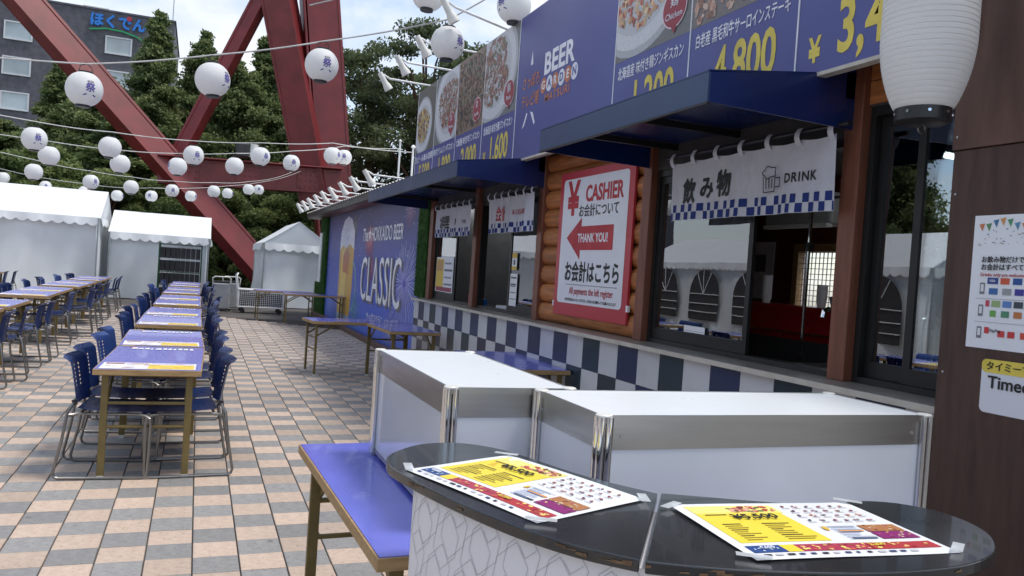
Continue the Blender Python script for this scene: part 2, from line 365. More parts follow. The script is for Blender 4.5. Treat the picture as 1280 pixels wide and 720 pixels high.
# ================================================================ folding tables
TL, TW, TH = 1.33, .62, .70
def ink_rects(b, rects, z):
    for x0, x1, y0, y1, c in rects: b.poly(b.lift([(x0, y0, z), (x1, y0, z), (x1, y1, z), (x0, y1, z)], (0, 0, 1)), srgb(*c))
def make_table(prints=True):
    t = thing('folding_table', 'x', 'table', world=False)
    MB().box(-TW/2+.003, TW/2-.003, -TL/2+.003, TL/2-.003, TH-.03, TH).build('tabletop', 'laminate_pale' if prints else 'laminate_blue', t)
    e = MB(); b = .004
    for x0, x1, y0, y1 in ((-TW/2-b, TW/2+b, -TL/2-b, -TL/2+.003), (-TW/2-b, TW/2+b, TL/2-.003, TL/2+b), (-TW/2-b, -TW/2+.003, -TL/2+.003, TL/2-.003), (TW/2-.003, TW/2+b, -TL/2+.003, TL/2-.003)):
        e.box(x0, x1, y0, y1, TH-.038, TH-.002)
    e.build('edge_band', 'wood_edge', t, bevel=.002)
    for sy in (-1, 1):
        for sx in (-1, 1):
            x, y = sx*.245, sy*(TL/2-.06)
            l = MB(); l.box(x-.021, x+.021, y-.012, y+.012, .02, TH-.03)
            lo = l.build('leg', 'olive_metal', t, bevel=.003)
            MB().box(x-.019, x+.019, y-.014, y+.014, 0, .022).build('foot', 'cream_metal', lo)
        y = sy*(TL/2-.06)
        for z in (.33, .48): MB().tube([(-.225, y, z), (.225, y, z)], .011).build('crossbar', 'olive_metal', t, smooth=True)
        for sx in (-1, 1): MB().beam((sx*.225, y, .50), (sx*.225, y-sy*.26, TH-.04), .012, .02).build('brace', 'olive_metal', t)
    MB().box(-.27, .27, -TL/2+.02, TL/2-.02, TH-.045, TH-.031).build('underframe', 'olive_metal', t)
    if prints:
        p = MB(); rnd = random.Random(3)
        y0 = -TL/2+.02
        ink_rects(p, [(-.285, .275, y0, y0+.30, (226, 226, 232)), (-.01, .265, y0+.015, y0+.215, (226, 196, 60)), (-.27, -.16, y0+.22, y0+.285, (150, 96, 100)), (-.15, -.02, y0+.225, y0+.28, (214, 190, 196)), (.0, .26, y0+.24, y0+.28, (176, 170, 206))], TH+.0015)
        for i in range(60):
            x, y = rnd.uniform(-.27, .22), rnd.uniform(y0+.01, y0+.28); l = rnd.uniform(.01, .05)
            c = rnd.choice([(200, 120, 90), (210, 160, 60), (190, 190, 205), (170, 90, 90), (236, 220, 150)])
            ink_rects(p, [(x, x+l, y, y+.006, c)], TH+.0025)
        # worn white lettering and marks of the drinks print at the far end
        x = -.20
        while x < .22:
            wd = rnd.uniform(.02, .05); y = TL/2-.22+rnd.uniform(-.01, .01); h = rnd.uniform(.06, .13)
            p.poly([(x, y, TH+.0035), (x+wd, y+rnd.uniform(-.01, .01), TH+.0035), (x+wd*.8, y+h, TH+.0035), (x+wd*.1, y+h*.8, TH+.0035)], srgb(232, 232, 240)); x += wd+rnd.uniform(.003, .014)
        ink_rects(p, [(-.215, -.17, TL/2-.12, TL/2-.09, (186, 60, 70)), (-.28, -.19, TL/2-.045, TL/2-.02, (220, 190, 90)), (.1, .2, TL/2-.13, TL/2-.115, (150, 190, 90))], TH+.0025)
        tag(p.build('print', 'print_ink', t), kind='stuff')
    return t
TABLE_P = make_table(True); TABLE_B = make_table(False)
used = {}
def place(proto, loc, rz, label, group):
    if proto.name not in used:
        used[proto.name] = 1; proto.location = loc; proto.rotation_euler = (0, 0, rz); tag(proto, label, group=group); return proto
    return dup(proto, loc, rz, label, group)

# ================================================================ chairs: blue shell on a sled frame
def make_chair():
    t = thing('stacking_chair', 'x', 'chair', world=False)
    def seat(u, v):
        x = -.215+.45*u; y = (v-.5)*.45
        z = .432-.018*math.sin(math.pi*u)*math.cos((v-.5)*2.4)-.03*max(0, (u-.82)/.18)**2+.012*(1-u)**3
        w = 1-.10*max(0, (abs(u-.5)*2-.8)/.2)**2
        return (x, y*w, z)
    def solid(fn, nu, nv, th, skip=None):
        bm = bmesh.new(); vs = [[bm.verts.new(fn(i/nu, j/nv)) for i in range(nu+1)] for j in range(nv+1)]
        for j in range(nv):
            for i in range(nu):
                if skip and skip(i, j): continue
                bm.faces.new((vs[j][i], vs[j][i+1], vs[j+1][i+1], vs[j+1][i]))
        bmesh.ops.solidify(bm, geom=bm.faces[:], thickness=th)
        bmesh.ops.recalc_face_normals(bm, faces=bm.faces[:])
        return bm
    def link(bm, name, m, par):
        me = bpy.data.meshes.new(name); bm.to_mesh(me); bm.free(); me.materials.append(M[m]); me.polygons.foreach_set('use_smooth', [True]*len(me.polygons))
        me.set_sharp_from_angle(angle=R(45)); o = bpy.data.objects.new(name, me); COL.objects.link(o); o.parent = par; return o
    link(solid(seat, 12, 12, .009), 'seat', 'blue_plastic', t)
    def back(u, v):
        y = (u-.5)*(.455-.05*(1-v)); z = .445+.31*v
        x = -.245-.05*v**1.3-.034*max(0, (v-.9)/.1)**1.5 - .034*math.cos((u-.5)*math.pi)+.027
        return (x, y, z)
    link(solid(back, 31, 24, .009, lambda i, j: i in (9, 15, 21) and j in (8, 10, 12, 14, 16, 18)), 'backrest', 'blue_plastic', t)
    for s in (-1, 1):
        y = s*.235
        side = [(-.228, y*.855, .50), (-.240, y*.89, .462), (-.262, y, .42), (-.285, y, .25), (-.325, y, .045), (-.318, y, .02), (-.295, y, .011), (.17, y, .011), (.198, y, .02), (.207, y, .045), (.215, y, .34), (.208, y, .385), (.18, y*.96, .402), (.12, y*.88, .41), (-.2, y*.88, .408), (-.235, y*.93, .403), (-.258, y, .402)]
        MB().tube(side, .0095, 7).build('side_frame', 'steel', t, smooth=True)
        MB().tube([(-.226, y*.86, .462), (-.236, y*.86, .494)], .015, 8).build('bracket', 'black_plastic', t, smooth=True)
    for x, z in ((.16, .403), (-.20, .403)): MB().tube([(x, -.215, z), (x, .215, z)], .008, 6).build('crossbar', 'steel', t, smooth=True)
    return t
CHAIR = make_chair()

rows = [  # x of the centre line, name of the row, table starts (y)
    (-.235, 'middle row', [5.50, 6.90, 8.86, 10.26, 12.22, 13.66, 15.62, 17.06, 19.0, 20.42]),
    (-2.27, 'row beside the large tent', [7.05, 8.95, 10.52, 12.86, 14.28, 16.2, 17.62, 19.5, 20.95]),
    (-4.52, 'row before the large tent', [19.2, 20.62]),
]
rj = random.Random(11)
for ri, (xc, rname, starts) in enumerate(rows):
    n = len(starts)
    for i, y0 in enumerate(starts):
        from_tents = n-1-i
        place(TABLE_P, (xc+rj.uniform(-.012, .012), y0+TL/2, 0), R(rj.uniform(-.9, .9)) if i else R(-1.2), f'blue printed folding table, {ordinal(from_tents)} from the tents in the {rname}', 'printed tables in rows')
    for side in (-1, 1):
        sname = 'cabin side' if side > 0 else 'far side'
        ys = [y0+d for y0 in starts for d in (.275, .785)]
        for i, y in enumerate(ys):
            far = len(ys)-1-i
            off = .185 if ri == 0 else rj.uniform(.24, .34)
            if ri == 0 and i < 6: rz = .085*side+rj.uniform(-.03, .03); dx = rj.uniform(-.01, .015)
            else: rz = .05*side+rj.uniform(-.12, .12); dx = rj.uniform(-.025, .055)+(rj.uniform(.05, .16) if rj.random() < .18 else 0)
            loc = (xc+side*(off+dx), y+(rj.uniform(-.03, .03) if i > 1 else 0), 0)
            place(CHAIR, loc, (math.pi if side > 0 else 0)+rz, f'blue chair, {ordinal(far)} from tents on {sname} of the {rname}', 'blue chairs at the table rows')

# tables standing by the cabin
place(TABLE_B, (2.02, 10.62, 0), R(96), 'blue folding table before the mural, wooden edge overlapped by its neighbour', 'plain blue tables')
place(TABLE_B, (2.40, 9.82, 0), R(2), 'blue folding table between the mural and the checkered counter front', 'plain blue tables')
place(TABLE_B, (2.585, 6.58, 0), R(-1), 'blue folding table against the checkered counter behind the white display cases', 'plain blue tables')
place(TABLE_B, (1.92, 19.3, 0), R(92), 'folding table before the wire cart and small gabled tent', 'plain blue tables')
place(TABLE_B, (2.45, 18.2, 0), R(88), 'folding table at the far end of the mural', 'plain blue tables')
place(TABLE_B, (.765, 2.705, 0), R(2), 'bright blue folding table carrying the longer-sided narrow display case', 'plain blue tables')
tb = place(TABLE_B, (1.515, 1.83, 0), R(90), 'blue folding table hidden beneath the wide display case', 'plain blue tables'); tb.scale = (.62, .88, 1)

# ================================================================ white display cases
def display_case(x0, x1, y0, y1, z0, z1, label):
    t = thing('display_case', label, 'display case', ((x0+x1)/2, (y0+y1)/2, z0), group='white display cases')
    MB().box(x0+.006, x1-.006, y0+.006, y1-.006, z1-.012, z1-.001).build('top_panel', 'case_top', t, bevel=.002)
    tr = MB()
    for a in ((x0, x1, y0, y0+.008), (x0, x1, y1-.008, y1), (x0, x0+.008, y0+.008, y1-.008), (x1-.008, x1, y0+.008, y1-.008)): tr.box(a[0], a[1], a[2], a[3], z1-.018, z1+.001)
    tr.build('top_trim', 'brushed', t)
    d = .010
    for (a, b, c, e) in ((x0+.02, x1-.02, y0+d, y0+d+.005), (x0+.02, x1-.02, y1-d-.005, y1-d), (x0+d, x0+d+.005, y0+.02, y1-.02), (x1-d-.005, x1-d, y0+.02, y1-.02)):
        MB().box(a, b, c, e, z0+.03, z1-.085).build('side_panel', 'frost_panel', t)
        gx = .004 if e-c < .01 else 0; gy = .004 if b-a < .01 else 0
        MB().box(a-gy*.5, b+gy*.5, c-gx*.5, e+gx*.5, z1-.087, z1-.018).build('rail', 'brushed', t)
        MB().box(a-gy*.5, b+gy*.5, c-gx*.5, e+gx*.5, z0+.014, z0+.032).build('rail', 'brushed', t)
        for f_ in (.04, .96):
            if gx: sx_, sy_ = a+(b-a)*f_, (c-.0035 if c < (y0+y1)/2 else e+.0035); ax_ = Matrix.Rotation(math.pi/2, 4, 'X')
            else: sx_, sy_ = (a-.0035 if a < (x0+x1)/2 else b+.0035), c+(e-c)*f_; ax_ = Matrix.Rotation(math.pi/2, 4, 'Y')
            MB().lathe([(.0045, -.002), (.0045, .002)], 8).xf(Matrix.Translation((sx_, sy_, z1-.052)) @ ax_).build('screw', 'pole_grey', t)
    for cx in (x0+.012, x1-.012):
        for cy in (y0+.012, y1-.012):
            p = MB()
            for ax in (-.011, .011):
                for ay in (-.011, .011): p.lathe([(.0105, z0+.014), (.0105, z1-.003)], 10, (cx+ax, cy+ay, 0))
            po = p.build('post', 'chrome', t, smooth=True)
            MB().lathe([(.012, z0), (.014, z0+.004), (.014, z0+.015), (.008, z0+.016)], 14, (cx, cy, 0)).build('foot', 'pole_grey', po, smooth=True)
            MB().lathe([(.021, z1-.003), (.022, z1+.001), (.019, z1+.004)], 12, (cx, cy, 0)).build('cap', 'cream_metal', po, smooth=True)
    return t
display_case(.685, 1.085, 2.185, 3.165, .70, 1.12, 'white topped display case on the bright blue table, long side towards tables')
display_case(.952, 2.055, 1.755, 2.17, .70, 1.12, 'wide white topped display case behind the curved black counter')

# ================================================================ curved counter
CZ = 1.0
LEFT = [(.962, 1.497), (.868, 1.65), (.80, 1.84), (.757, 1.94), (.70, 2.0), (.643, 2.022), (.565, 2.008), (.496, 1.95), (.448, 1.88), (.434, 1.81), (.44, 1.745), (.468, 1.62), (.51, 1.48), (.565, 1.335), (.63, 1.22), (.705, 1.137)]
RIGHT = [(.712, 1.130), (.79, 1.09), (.872, 1.058), (1.0, 1.022), (1.1, 1.005), (1.191, .999), (1.291, 1.005), (1.385, 1.032), (1.454, 1.075), (1.515, 1.14), (1.545, 1.217), (1.54, 1.29), (1.495, 1.35), (1.42, 1.378), (1.34, 1.372), (1.251, 1.376), (1.134, 1.424), (.972, 1.499)]
def smooth_open(P, k=4):
    P = [Vector(p) for p in P]; out = []
    for i in range(len(P)-1):
        a = P[max(0, i-1)]; b = P[i]; c = P[i+1]; d = P[min(len(P)-1, i+2)]
        for j in range(k):
            t = j/k; out.append(.5*((2*b)+(c-a)*t+(2*a-5*b+4*c-d)*t*t+(3*b-a-3*c+d)*t**3))
    return out+[P[-1]]
ct = thing('curved_counter', 'curved counter with black two-piece top and white geometric line wrap', 'counter', (.95, 1.35, 0))
for pts in (LEFT, RIGHT):
    q = smooth_open(pts)
    h = MB().prism([(p.x, p.y, CZ-.022) for p in q][::1], (0, 0, .022)); ho = h.build('countertop', 'laminate_black', ct, bevel=.0025)
front = smooth_open([(.470, 1.705), (.488, 1.62), (.53, 1.48), (.585, 1.345), (.648, 1.24), (.725, 1.155), (.80, 1.112), (.88, 1.082), (1.0, 1.045), (1.1, 1.028), (1.191, 1.022), (1.285, 1.028)], 4)
inner = [(1.31, 1.06), (1.27, 1.30), (1.12, 1.36), (.93, 1.44), (.80, 1.58), (.70, 1.78), (.60, 1.83), (.50, 1.76)]
body = front+[Vector(p) for p in inner]
MB().prism([(p.x, p.y, .0) for p in body], (0, 0, CZ-.023)).build('wrap', 'counter_wrap', ct, smooth=True)
# printed line pattern: overlapping long hexagons, as thin ink strips that follow the curve
fa = [0]
for i in range(1, len(front)): fa.append(fa[-1]+(front[i]-front[i-1]).length)
def on_front(s, z, off=.0012):
    s = max(0, min(fa[-1]-1e-5, s)); i = max(j for j in range(len(fa)-1) if fa[j] <= s); t = (s-fa[i])/(fa[i+1]-fa[i])
    p = front[i].lerp(front[i+1], t); d = (front[i+1]-front[i]).normalized(); n = Vector((-d.y, d.x))*-1
    n = Vector((d.y, -d.x))
    return Vector((p.x+n.x*off, p.y+n.y*off, z))
pat = MB()
def strip(pts, w=.0011):
    for (s0, z0), (s1, z1) in zip(pts, pts[1:]):
        k = max(1, int(abs(s1-s0)/.03)+1)
        for j in range(k):
            a0, a1 = j/k, (j+1)/k; A = (s0+(s1-s0)*a0, z0+(z1-z0)*a0); B = (s0+(s1-s0)*a1, z0+(z1-z0)*a1)
            if min(A[0], B[0]) < .004 or max(A[0], B[0]) > fa[-1]-.004 or max(A[1], B[1]) > CZ-.028: continue
            dx, dz = B[0]-A[0], B[1]-A[1]; l = math.hypot(dx, dz) or 1; ox, oz = -dz/l*w/2, dx/l*w/2
            pat.poly([on_front(A[0]-ox, A[1]-oz), on_front(B[0]-ox, B[1]-oz), on_front(B[0]+ox, B[1]+oz), on_front(A[0]+ox, A[1]+oz)])
for i in range(-1, 14):
    for j in range(4, 11):
        s0, z0 = i*.1+(.05 if j % 2 else 0), j*.1
        for (ds, dz, sw, sh) in ((0, 0, .040, .062), (.026, .030, .040, .062)):
            hexa = [(0, sh), (sw, sh*.35), (sw, -sh*.35), (0, -sh), (-sw, -sh*.35), (-sw, sh*.35), (0, sh)]
            sk = .22
            strip([(s0+ds+a+sk*b, z0+dz+b) for a, b in hexa])
tag(pat.build('line_pattern', 'pattern_ink', ct), kind='stuff')
# chipped front edge: bare board showing along the lip
ch = MB(); rc = random.Random(5); lip = smooth_open(LEFT, 6)[-34:]+smooth_open(RIGHT, 6)[:60]
for i in range(len(lip)-1):
    if rc.random() < (.7 if 22 < i < 52 else .12):
        a, b = lip[i], lip[i+1]; d = (b-a).normalized(); n = Vector((d.y, -d.x)); z1 = CZ-.002-rc.uniform(0, .008); z0 = z1-rc.uniform(.003, .009); o = .0016
        ch.poly([(a.x+n.x*o, a.y+n.y*o, z0), (b.x+n.x*o, b.y+n.y*o, z0+rc.uniform(-.002, .002)), (b.x+n.x*o, b.y+n.y*o, z1), (a.x+n.x*o, a.y+n.y*o, z1-rc.uniform(0, .003))])
tag(ch.build('worn_edge', 'particle_board', ct), kind='stuff')

# ---- menu sheets taped to the counter
def menu_sheet(cx, cy, ang, w, h, label, seed):
    z = CZ+.0012; t = thing('menu_sheet', label, 'menu', (cx, cy, z), ang, group='menu sheets on the counter', world=False)
    def bow(x, y): return .0015*math.sin(x*9+seed)+.001*math.sin(y*14)
    MB().grid(lambda u, v: ((u-.5)*w, (v-.5)*h, .002+bow((u-.5)*w, (v-.5)*h)), 12, 8).build('paper', 'glossy_paper', t, smooth=True)
    p = MB(); rnd = random.Random(seed)
    def rect(u0, u1, v0, v1, c, lift=.0006):
        p.k = getattr(p, 'k', 0)+1; lift += p.k*4e-6; k = max(1, int((u1-u0)*10)); l = max(1, int((v1-v0)*6))
        p.grid(lambda a, b: ((u0+(u1-u0)*a-.5)*w, (.5-(v1+(v0-v1)*b))*h, .002+lift+bow((u0+(u1-u0)*a-.5)*w, (.5-(v1+(v0-v1)*b))*h)), k, l, srgb(*c))
    def blob(u, v, ru, rv, c, lift=.0012, n=9):
        p.k = getattr(p, 'k', 0)+1; lift += p.k*4e-6
        p.poly([((u+ru*math.cos(2*math.pi*i/n)*rnd.uniform(.7, 1.1)-.5)*w, (.5-v-rv*math.sin(2*math.pi*i/n)*rnd.uniform(.7, 1.1))*h, .002+lift+bow((u-.5)*w, (.5-v)*h)) for i in range(n)], srgb(*c))
    rect(.05, .50, .20, .74, (230, 208, 66))
    rect(.05, .52, .06, .22, (236, 222, 130))
    # beer glass and grilled meat picture
    p.add([((.09-.5)*w, (.5-.10)*h, .0038), ((.19-.5)*w, (.5-.08)*h, .0038), ((.23-.5)*w, (.5-.36)*h, .0038), ((.13-.5)*w, (.5-.38)*h, .0038)], [(3, 2, 1, 0)], srgb(214, 176, 50))
    p.add([((.085-.5)*w, (.5-.06)*h, .0039), ((.185-.5)*w, (.5-.05)*h, .0039), ((.19-.5)*w, (.5-.11)*h, .0039), ((.095-.5)*w, (.5-.13)*h, .0039)], [(3, 2, 1, 0)], srgb(240, 234, 214))
    for i in range(46): blob(rnd.uniform(.26, .50), rnd.uniform(.07, .19), rnd.uniform(.008, .022), rnd.uniform(.01, .025), rnd.choice([(176, 64, 56), (206, 110, 92), (120, 46, 40), (226, 170, 150), (92, 110, 60)]))
    # columns of fine print in the yellow block
    for col, u0 in enumerate((.10, .30)):
        for i in range(9):
            v = .42+i*.034; l = rnd.uniform(.06, .17); rect(u0, u0+l, v, v+.012, (150, 128, 40) if i % 3 else (60, 52, 30), .0012)
    rect(.09, .2, .24, .255, (110, 90, 30), .0012)
    # band along the bottom
    rect(.04, .20, .79, .90, (38, 70, 130)); rect(.20, .27, .79, .90, (232, 206, 60)); rect(.27, .62, .79, .90, (168, 54, 80)); rect(.62, .97, .79, .90, (172, 52, 58))
    for i in range(50): blob(rnd.uniform(.28, .96), rnd.uniform(.80, .89), rnd.uniform(.004, .016), rnd.uniform(.008, .02), rnd.choice([(214, 96, 80), (226, 180, 120), (150, 30, 50), (240, 214, 120), (160, 90, 60)]))
    for i in range(12): blob(rnd.uniform(.06, .19), rnd.uniform(.81, .88), .006, .01, (190, 206, 226))
    # right-hand drink list: rows of small glasses
    for r_ in range(4):
        for c_ in range(6):
            u, v = .58+c_*.065+rnd.uniform(-.006, .006), .10+r_*.095
            for q in range(3): blob(u+rnd.uniform(-.012, .012), v+rnd.uniform(-.012, .012), .008, .014, rnd.choice([(120, 70, 80), (170, 150, 160), (190, 110, 70), (80, 80, 100), (140, 60, 70)]))
            rect(u-.022, u+.022, v+.03, v+.038, (150, 150, 156), .0012)
    rect(.56, .75, .50, .505, (160, 160, 165)); rect(.62, .75, .575, .60, (222, 150, 60))
    for i in range(8): rect(.60, .60+rnd.uniform(.06, .15), .51+i*.03, .518+i*.03, (120, 140, 180), .0012)
    blob(.575, .54, .015, .04, (214, 176, 60)); 
    rect(.77, .97, .49, .605, (168, 112, 70)); rect(.77, .97, .615, .735, (132, 36, 104)); rect(.62, .75, .70, .725, (60, 60, 70))
    for i in range(26): blob(rnd.uniform(.78, .96), rnd.uniform(.50, .73), .007, .011, rnd.choice([(206, 160, 110), (180, 90, 140), (226, 200, 170), (110, 60, 60)]))
    for i in range(14): rect(.06+i*.055, .06+i*.055+rnd.uniform(.015, .04), .93, .955, rnd.choice([(50, 50, 60), (60, 70, 110), (190, 190, 195)]))
    tag(p.build('print', 'print_ink', t), kind='stuff')
    F = lambda u, v: frame_flat((u-.5)*w, (.5-v)*h, .0062+bow((u-.5)*w, (.5-v)*h))
    text('¥5,500', .036, 'ink_black', F(.32, .315), t, bold=.012)
    text('2,200', .016, 'ink_yellow', F(.66, .845), t, bold=.02); text('4,600', .014, 'ink_white', F(.12, .845), t)
    for (u, v, a) in ((.0, .03, .6), (1.0, .02, -.7), (.0, .97, -.5), (1.0, .97, .7)):
        q = MB().grid(lambda a_, b_: ((a_-.5)*.06, (b_-.5)*.02, .0), 1, 1).xf(Matrix.Translation(((u-.5)*w, (.5-v)*h, .0075)) @ Matrix.Rotation(a, 4, 'Z')); q.build('tape', 'tape', t)
    return t
menu_sheet(1.132, 1.226, R(-4.5), .435, .312, 'white and yellow menu sheet on the straight end of the black counter', 3)
menu_sheet(.680, 1.598, R(-70), .435, .312, 'white and yellow menu sheet beside the bright blue table', 8)
# ================================================================ cabin
XW = 3.12
cab = thing('food_cabin', 'long log food cabin with dark sliding windows and checkered counter front', 'cabin', (4.2, 11, 0))
# counter under the windows
MB().box(2.915, 3.14, 2.40, 11.15, 0, 1.003).build('counter_wall', 'interior_grey', cab)
PW = .2855; rows_z = [(.742, 1.0), (.472, .740), (.202, .470), (.0, .200)]
pm = {}
def checker(mname, y0, y1, z0, z1):
    key = (mname, round(y1-y0, 4), z0)
    if key not in pm:
        g = .0012; pm[key] = MB().box(0, .014, g, y1-y0-g, g, z1-z0-g).mesh('panel', mname)
    o = bpy.data.objects.new('panel', pm[key]); COL.objects.link(o); o.location = (2.900+random.uniform(-.0006, .0006), y0, z0); put(o, cab)
rp_ = random.Random(2)
for i in range(-1, 30):
    y0, y1 = 2.608+i*PW, 2.608+(i+1)*PW
    if i < 0: y0 = 2.41
    if i == 29: y1 = 11.15
    for j, (z0, z1) in enumerate(rows_z):
        dark = (i+j) % 2 == 0
        checker((rp_.choice(['panel_navy', 'panel_navy', 'panel_teal']) if dark else 'panel_white'), y0, y1, z0, z1)
MB().box(2.856, 3.13, 2.41, 6.238, 1.003, 1.030).build('sill', 'sill_metal', cab, bevel=.003)
MB().box(2.856, 3.13, 6.242, 11.17, 1.003, 1.030).build('sill', 'sill_metal', cab, bevel=.003)
MB().box(2.848, 2.8555, 2.41, 6.238, 1.000, 1.028).build('sill_trim', 'sill_edge', cab); MB().box(2.848, 2.8555, 6.242, 11.17, 1.000, 1.028).build('sill_trim', 'sill_edge', cab)
# posts
for y0, y1 in ((10.95, 11.12), (9.02, 9.15), (7.08, 7.20), (5.12, 5.235), (3.13, 3.245)):
    MB().box(3.045, 3.165, y0, y1, 1.031, 2.62).build('post', 'post_wood', cab, bevel=.004)
# log wall behind the cashier sign
LOG = .177
for i in range(9):
    z = 1.035+LOG*(i+.5); pr = []
    for k in range(13):
        a = math.pi*(.5+k/12); pr.append((3.13+.062*math.cos(a), 0, z+.0895*math.sin(a)))
    b = MB(); n = len(pr)
    b.add([(x, 5.236, zz) for x, _, zz in pr]+[(x, 7.079, zz) for x, _, zz in pr], [(k, k+1, n+k+1, n+k) for k in range(n-1)]+[tuple(range(n)), tuple(range(n, 2*n))[::-1]])
    b.build('log', 'log_wood', cab, smooth=True)
MB().box(3.15, 3.24, 5.236, 7.079, 1.0, 2.62).build('wall', 'log_wood', cab)
for i in range(2):   # logs over the window beside the brown panel
    z = 2.42+.12*(i+.5)
    MB().box(3.08, 3.088, 2.0, 3.128, z-.058, z+.058).build('log', 'log_wood', cab, bevel=.02)
# windows: dark frames with sliding sashes
def bar(b, y0, y1, z0, z1, x0=3.10, x1=3.18): b.box(x0, x1, y0, y1, z0, z1)
def window(y0, y1, z1, sashes):
    f = MB(); bar(f, y0, y1, 1.031, 1.062); bar(f, y0, y1, z1-.045, z1); bar(f, y0, y0+.035, 1.062, z1-.045); bar(f, y1-.035, y1, 1.062, z1-.045)
    w_ = f.build('window', 'frame_dark', cab)
    MB().box(3.09, 3.17, y0, y1, z1+.001, 2.62).build('header', 'interior_dark', cab)
    for k, (a, b) in enumerate(sashes):
        x = 3.115+.028*(k % 2)
        s = MB(); s.box(x, x+.024, a, b, 1.064, 1.14); s.box(x, x+.024, a, b, z1-.095, z1-.047); s.box(x, x+.024, a, a+.042, 1.14, z1-.095); s.box(x, x+.024, b-.042, b, 1.14, z1-.095)
        s.build('sash', 'frame_dark', w_); MB().box(x+.009, x+.014, a+.04, b-.04, 1.138, z1-.093).build('pane', 'pane_glass', w_)
    return w_
window(9.151, 10.949, 2.28, [(9.98, 10.92), (10.0, 10.9)][:1])
window(7.201, 9.019, 2.28, [(7.22, 8.06)])
window(3.246, 5.119, 2.28, [(4.0, 5.09)])
window(1.75, 3.129, 2.41, [(2.30, 2.84), (2.82, 3.10)][::1])
# roof, walls and room behind
MB().box(2.905, 5.5, 1.4, 11.3, 2.66, 2.70).build('roof', 'roof_grey', cab)
rf = MB(); n = int((22.8-11.31)/.055)
ridge = [(2.70, 11.31+i*.055, 2.722+(.022 if i % 4 < 2 else 0)) for i in range(n)]
rf.add(ridge+[(6.2, y, z+.25) for _, y, z in ridge], [(i, i+1, n+i+1, n+i) for i in range(n-1)])
rf.build('roof', 'cream_metal', cab)
MB().box(2.74, 2.80, 11.31, 22.75, 2.60, 2.715).build('fascia', 'frame_dark', cab); MB().box(2.80, 3.10, 11.31, 22.7, 2.59, 2.625).build('eave_trim', 'post_wood', cab)
MB().box(3.135, 3.20, 11.13, 22.0, 0, 2.64).build('wall', 'interior_grey', cab)
MB().box(3.20, 6.0, 21.9, 22.0, 0, 2.7).build('wall', 'frame_dark', cab)
MB().box(3.20, 6.0, 11.2, 11.3, 0, 2.65).build('wall', 'interior_grey', cab)
MB().box(3.18, 6.0, 1.5, 1.6, 0, 2.65).build('wall', 'interior_wood', cab)
bw = MB(); bw.box(5.30, 5.36, 1.6, 5.3, 0, 2.65); bw.box(5.30, 5.36, 6.05, 11.2, 0, 2.65); bw.box(5.30, 5.36, 5.3, 6.05, 0, 1.08); bw.box(5.30, 5.36, 5.3, 6.05, 1.85, 2.65)
bw.build('back_wall', 'interior_wood', cab)
MB().box(3.18, 5.30, 1.6, 11.2, 2.52, 2.56).build('ceiling', 'interior_grey', cab); MB().box(3.14, 5.30, 1.6, 11.2, .02, .10).build('floor', 'interior_dark', cab)
MB().box(3.181, 5.30, 7.08, 7.14, .1, 2.52).build('partition', 'interior_wood', cab)
# back window with a white lattice
lt = MB()
for i in range(15): lt.box(5.285, 5.295, 5.32+i*.05, 5.326+i*.05, 1.08, 1.85)
for i in range(16): lt.box(5.279, 5.285, 5.30, 6.05, 1.09+i*.05, 1.096+i*.05)
lo = lt.build('lattice', 'white_paint', cab); 
fr = MB(); fr.box(5.24, 5.299, 6.05, 6.12, 1.02, 1.92); fr.box(5.24, 5.299, 5.23, 6.05, 1.85, 1.92); fr.build('lattice_frame', 'wood_edge', cab)
# fittings seen through the openings: each a thing of its own
def tube_light(y, x0, x1, z, label):
    t = thing('ceiling_light', label, 'lamp', (x0, y, z), group='fluorescent lamps in the cabin')
    MB().box(x0, x1, y-.05, y+.05, z+.01, 2.519).build('housing', 'white_paint', t); MB().tube([(x0+.02, y, z-.006), (x1-.02, y, z-.006)], .017, 8).build('tube', 'tube_light', t)
tube_light(4.02, 3.75, 4.95, 2.46, 'fluorescent lamp seen through the window beside the brown panel')
tube_light(9.25, 3.55, 4.25, 2.40, 'fluorescent lamp beside the white curtain with red characters')
tube_light(10.75, 4.2, 5.1, 2.38, 'fluorescent lamp deep in the cabin beyond the cashier window')
tube_light(11.05, 3.45, 3.95, 2.40, 'fluorescent lamp beside the curtain with three black characters')
t = thing('air_conditioner', 'white wall air conditioner inside the drink window', 'air conditioner', (4.9, 5.5, 2.0))
MB().box(4.62, 4.86, 5.0, 5.8, 2.02, 2.28).build('housing', 'bin_grey', t, bevel=.03); MB().box(4.60, 4.66, 5.02, 5.78, 2.0, 2.03).build('flap', 'white_paint', t)
t = thing('red_counter', 'glossy red service counter inside the drink window', 'counter', (4.4, 5.2, .1))
MB().box(4.3, 4.32, 4.2, 6.0, .1, 1.10).build('front', 'interior_dark', t); MB().box(4.295, 4.32, 4.2, 6.0, 1.101, 1.33).build('front_band', 'red_gloss', t); MB().box(4.28, 4.8, 4.2, 6.0, 1.331, 1.36).build('top', 'red_gloss', t); MB().box(4.25, 4.29, 4.2, 6.0, 1.15, 1.165).build('rail', 'chrome', t)
def tap(x, y, label):
    t = thing('beer_tap', label, 'tap', (x, y, 1.03), group='chrome beer taps')
    MB().lathe([(.05, 1.031), (.05, 1.05), (.028, 1.06), (.026, 1.30), (.03, 1.32)], 16, (x, y, 0)).build('column', 'chrome', t, smooth=True)
    MB().tube([(x, y, 1.31), (x, y, 1.35), (x-.02, y, 1.375), (x-.06, y, 1.38), (x-.09, y, 1.365), (x-.095, y, 1.33)], .014, 8).build('spout', 'chrome', t, smooth=True)
    MB().tube([(x-.03, y, 1.38), (x-.045, y, 1.45)], [.008, .014], 8).build('handle', 'black_plastic', t, smooth=True)
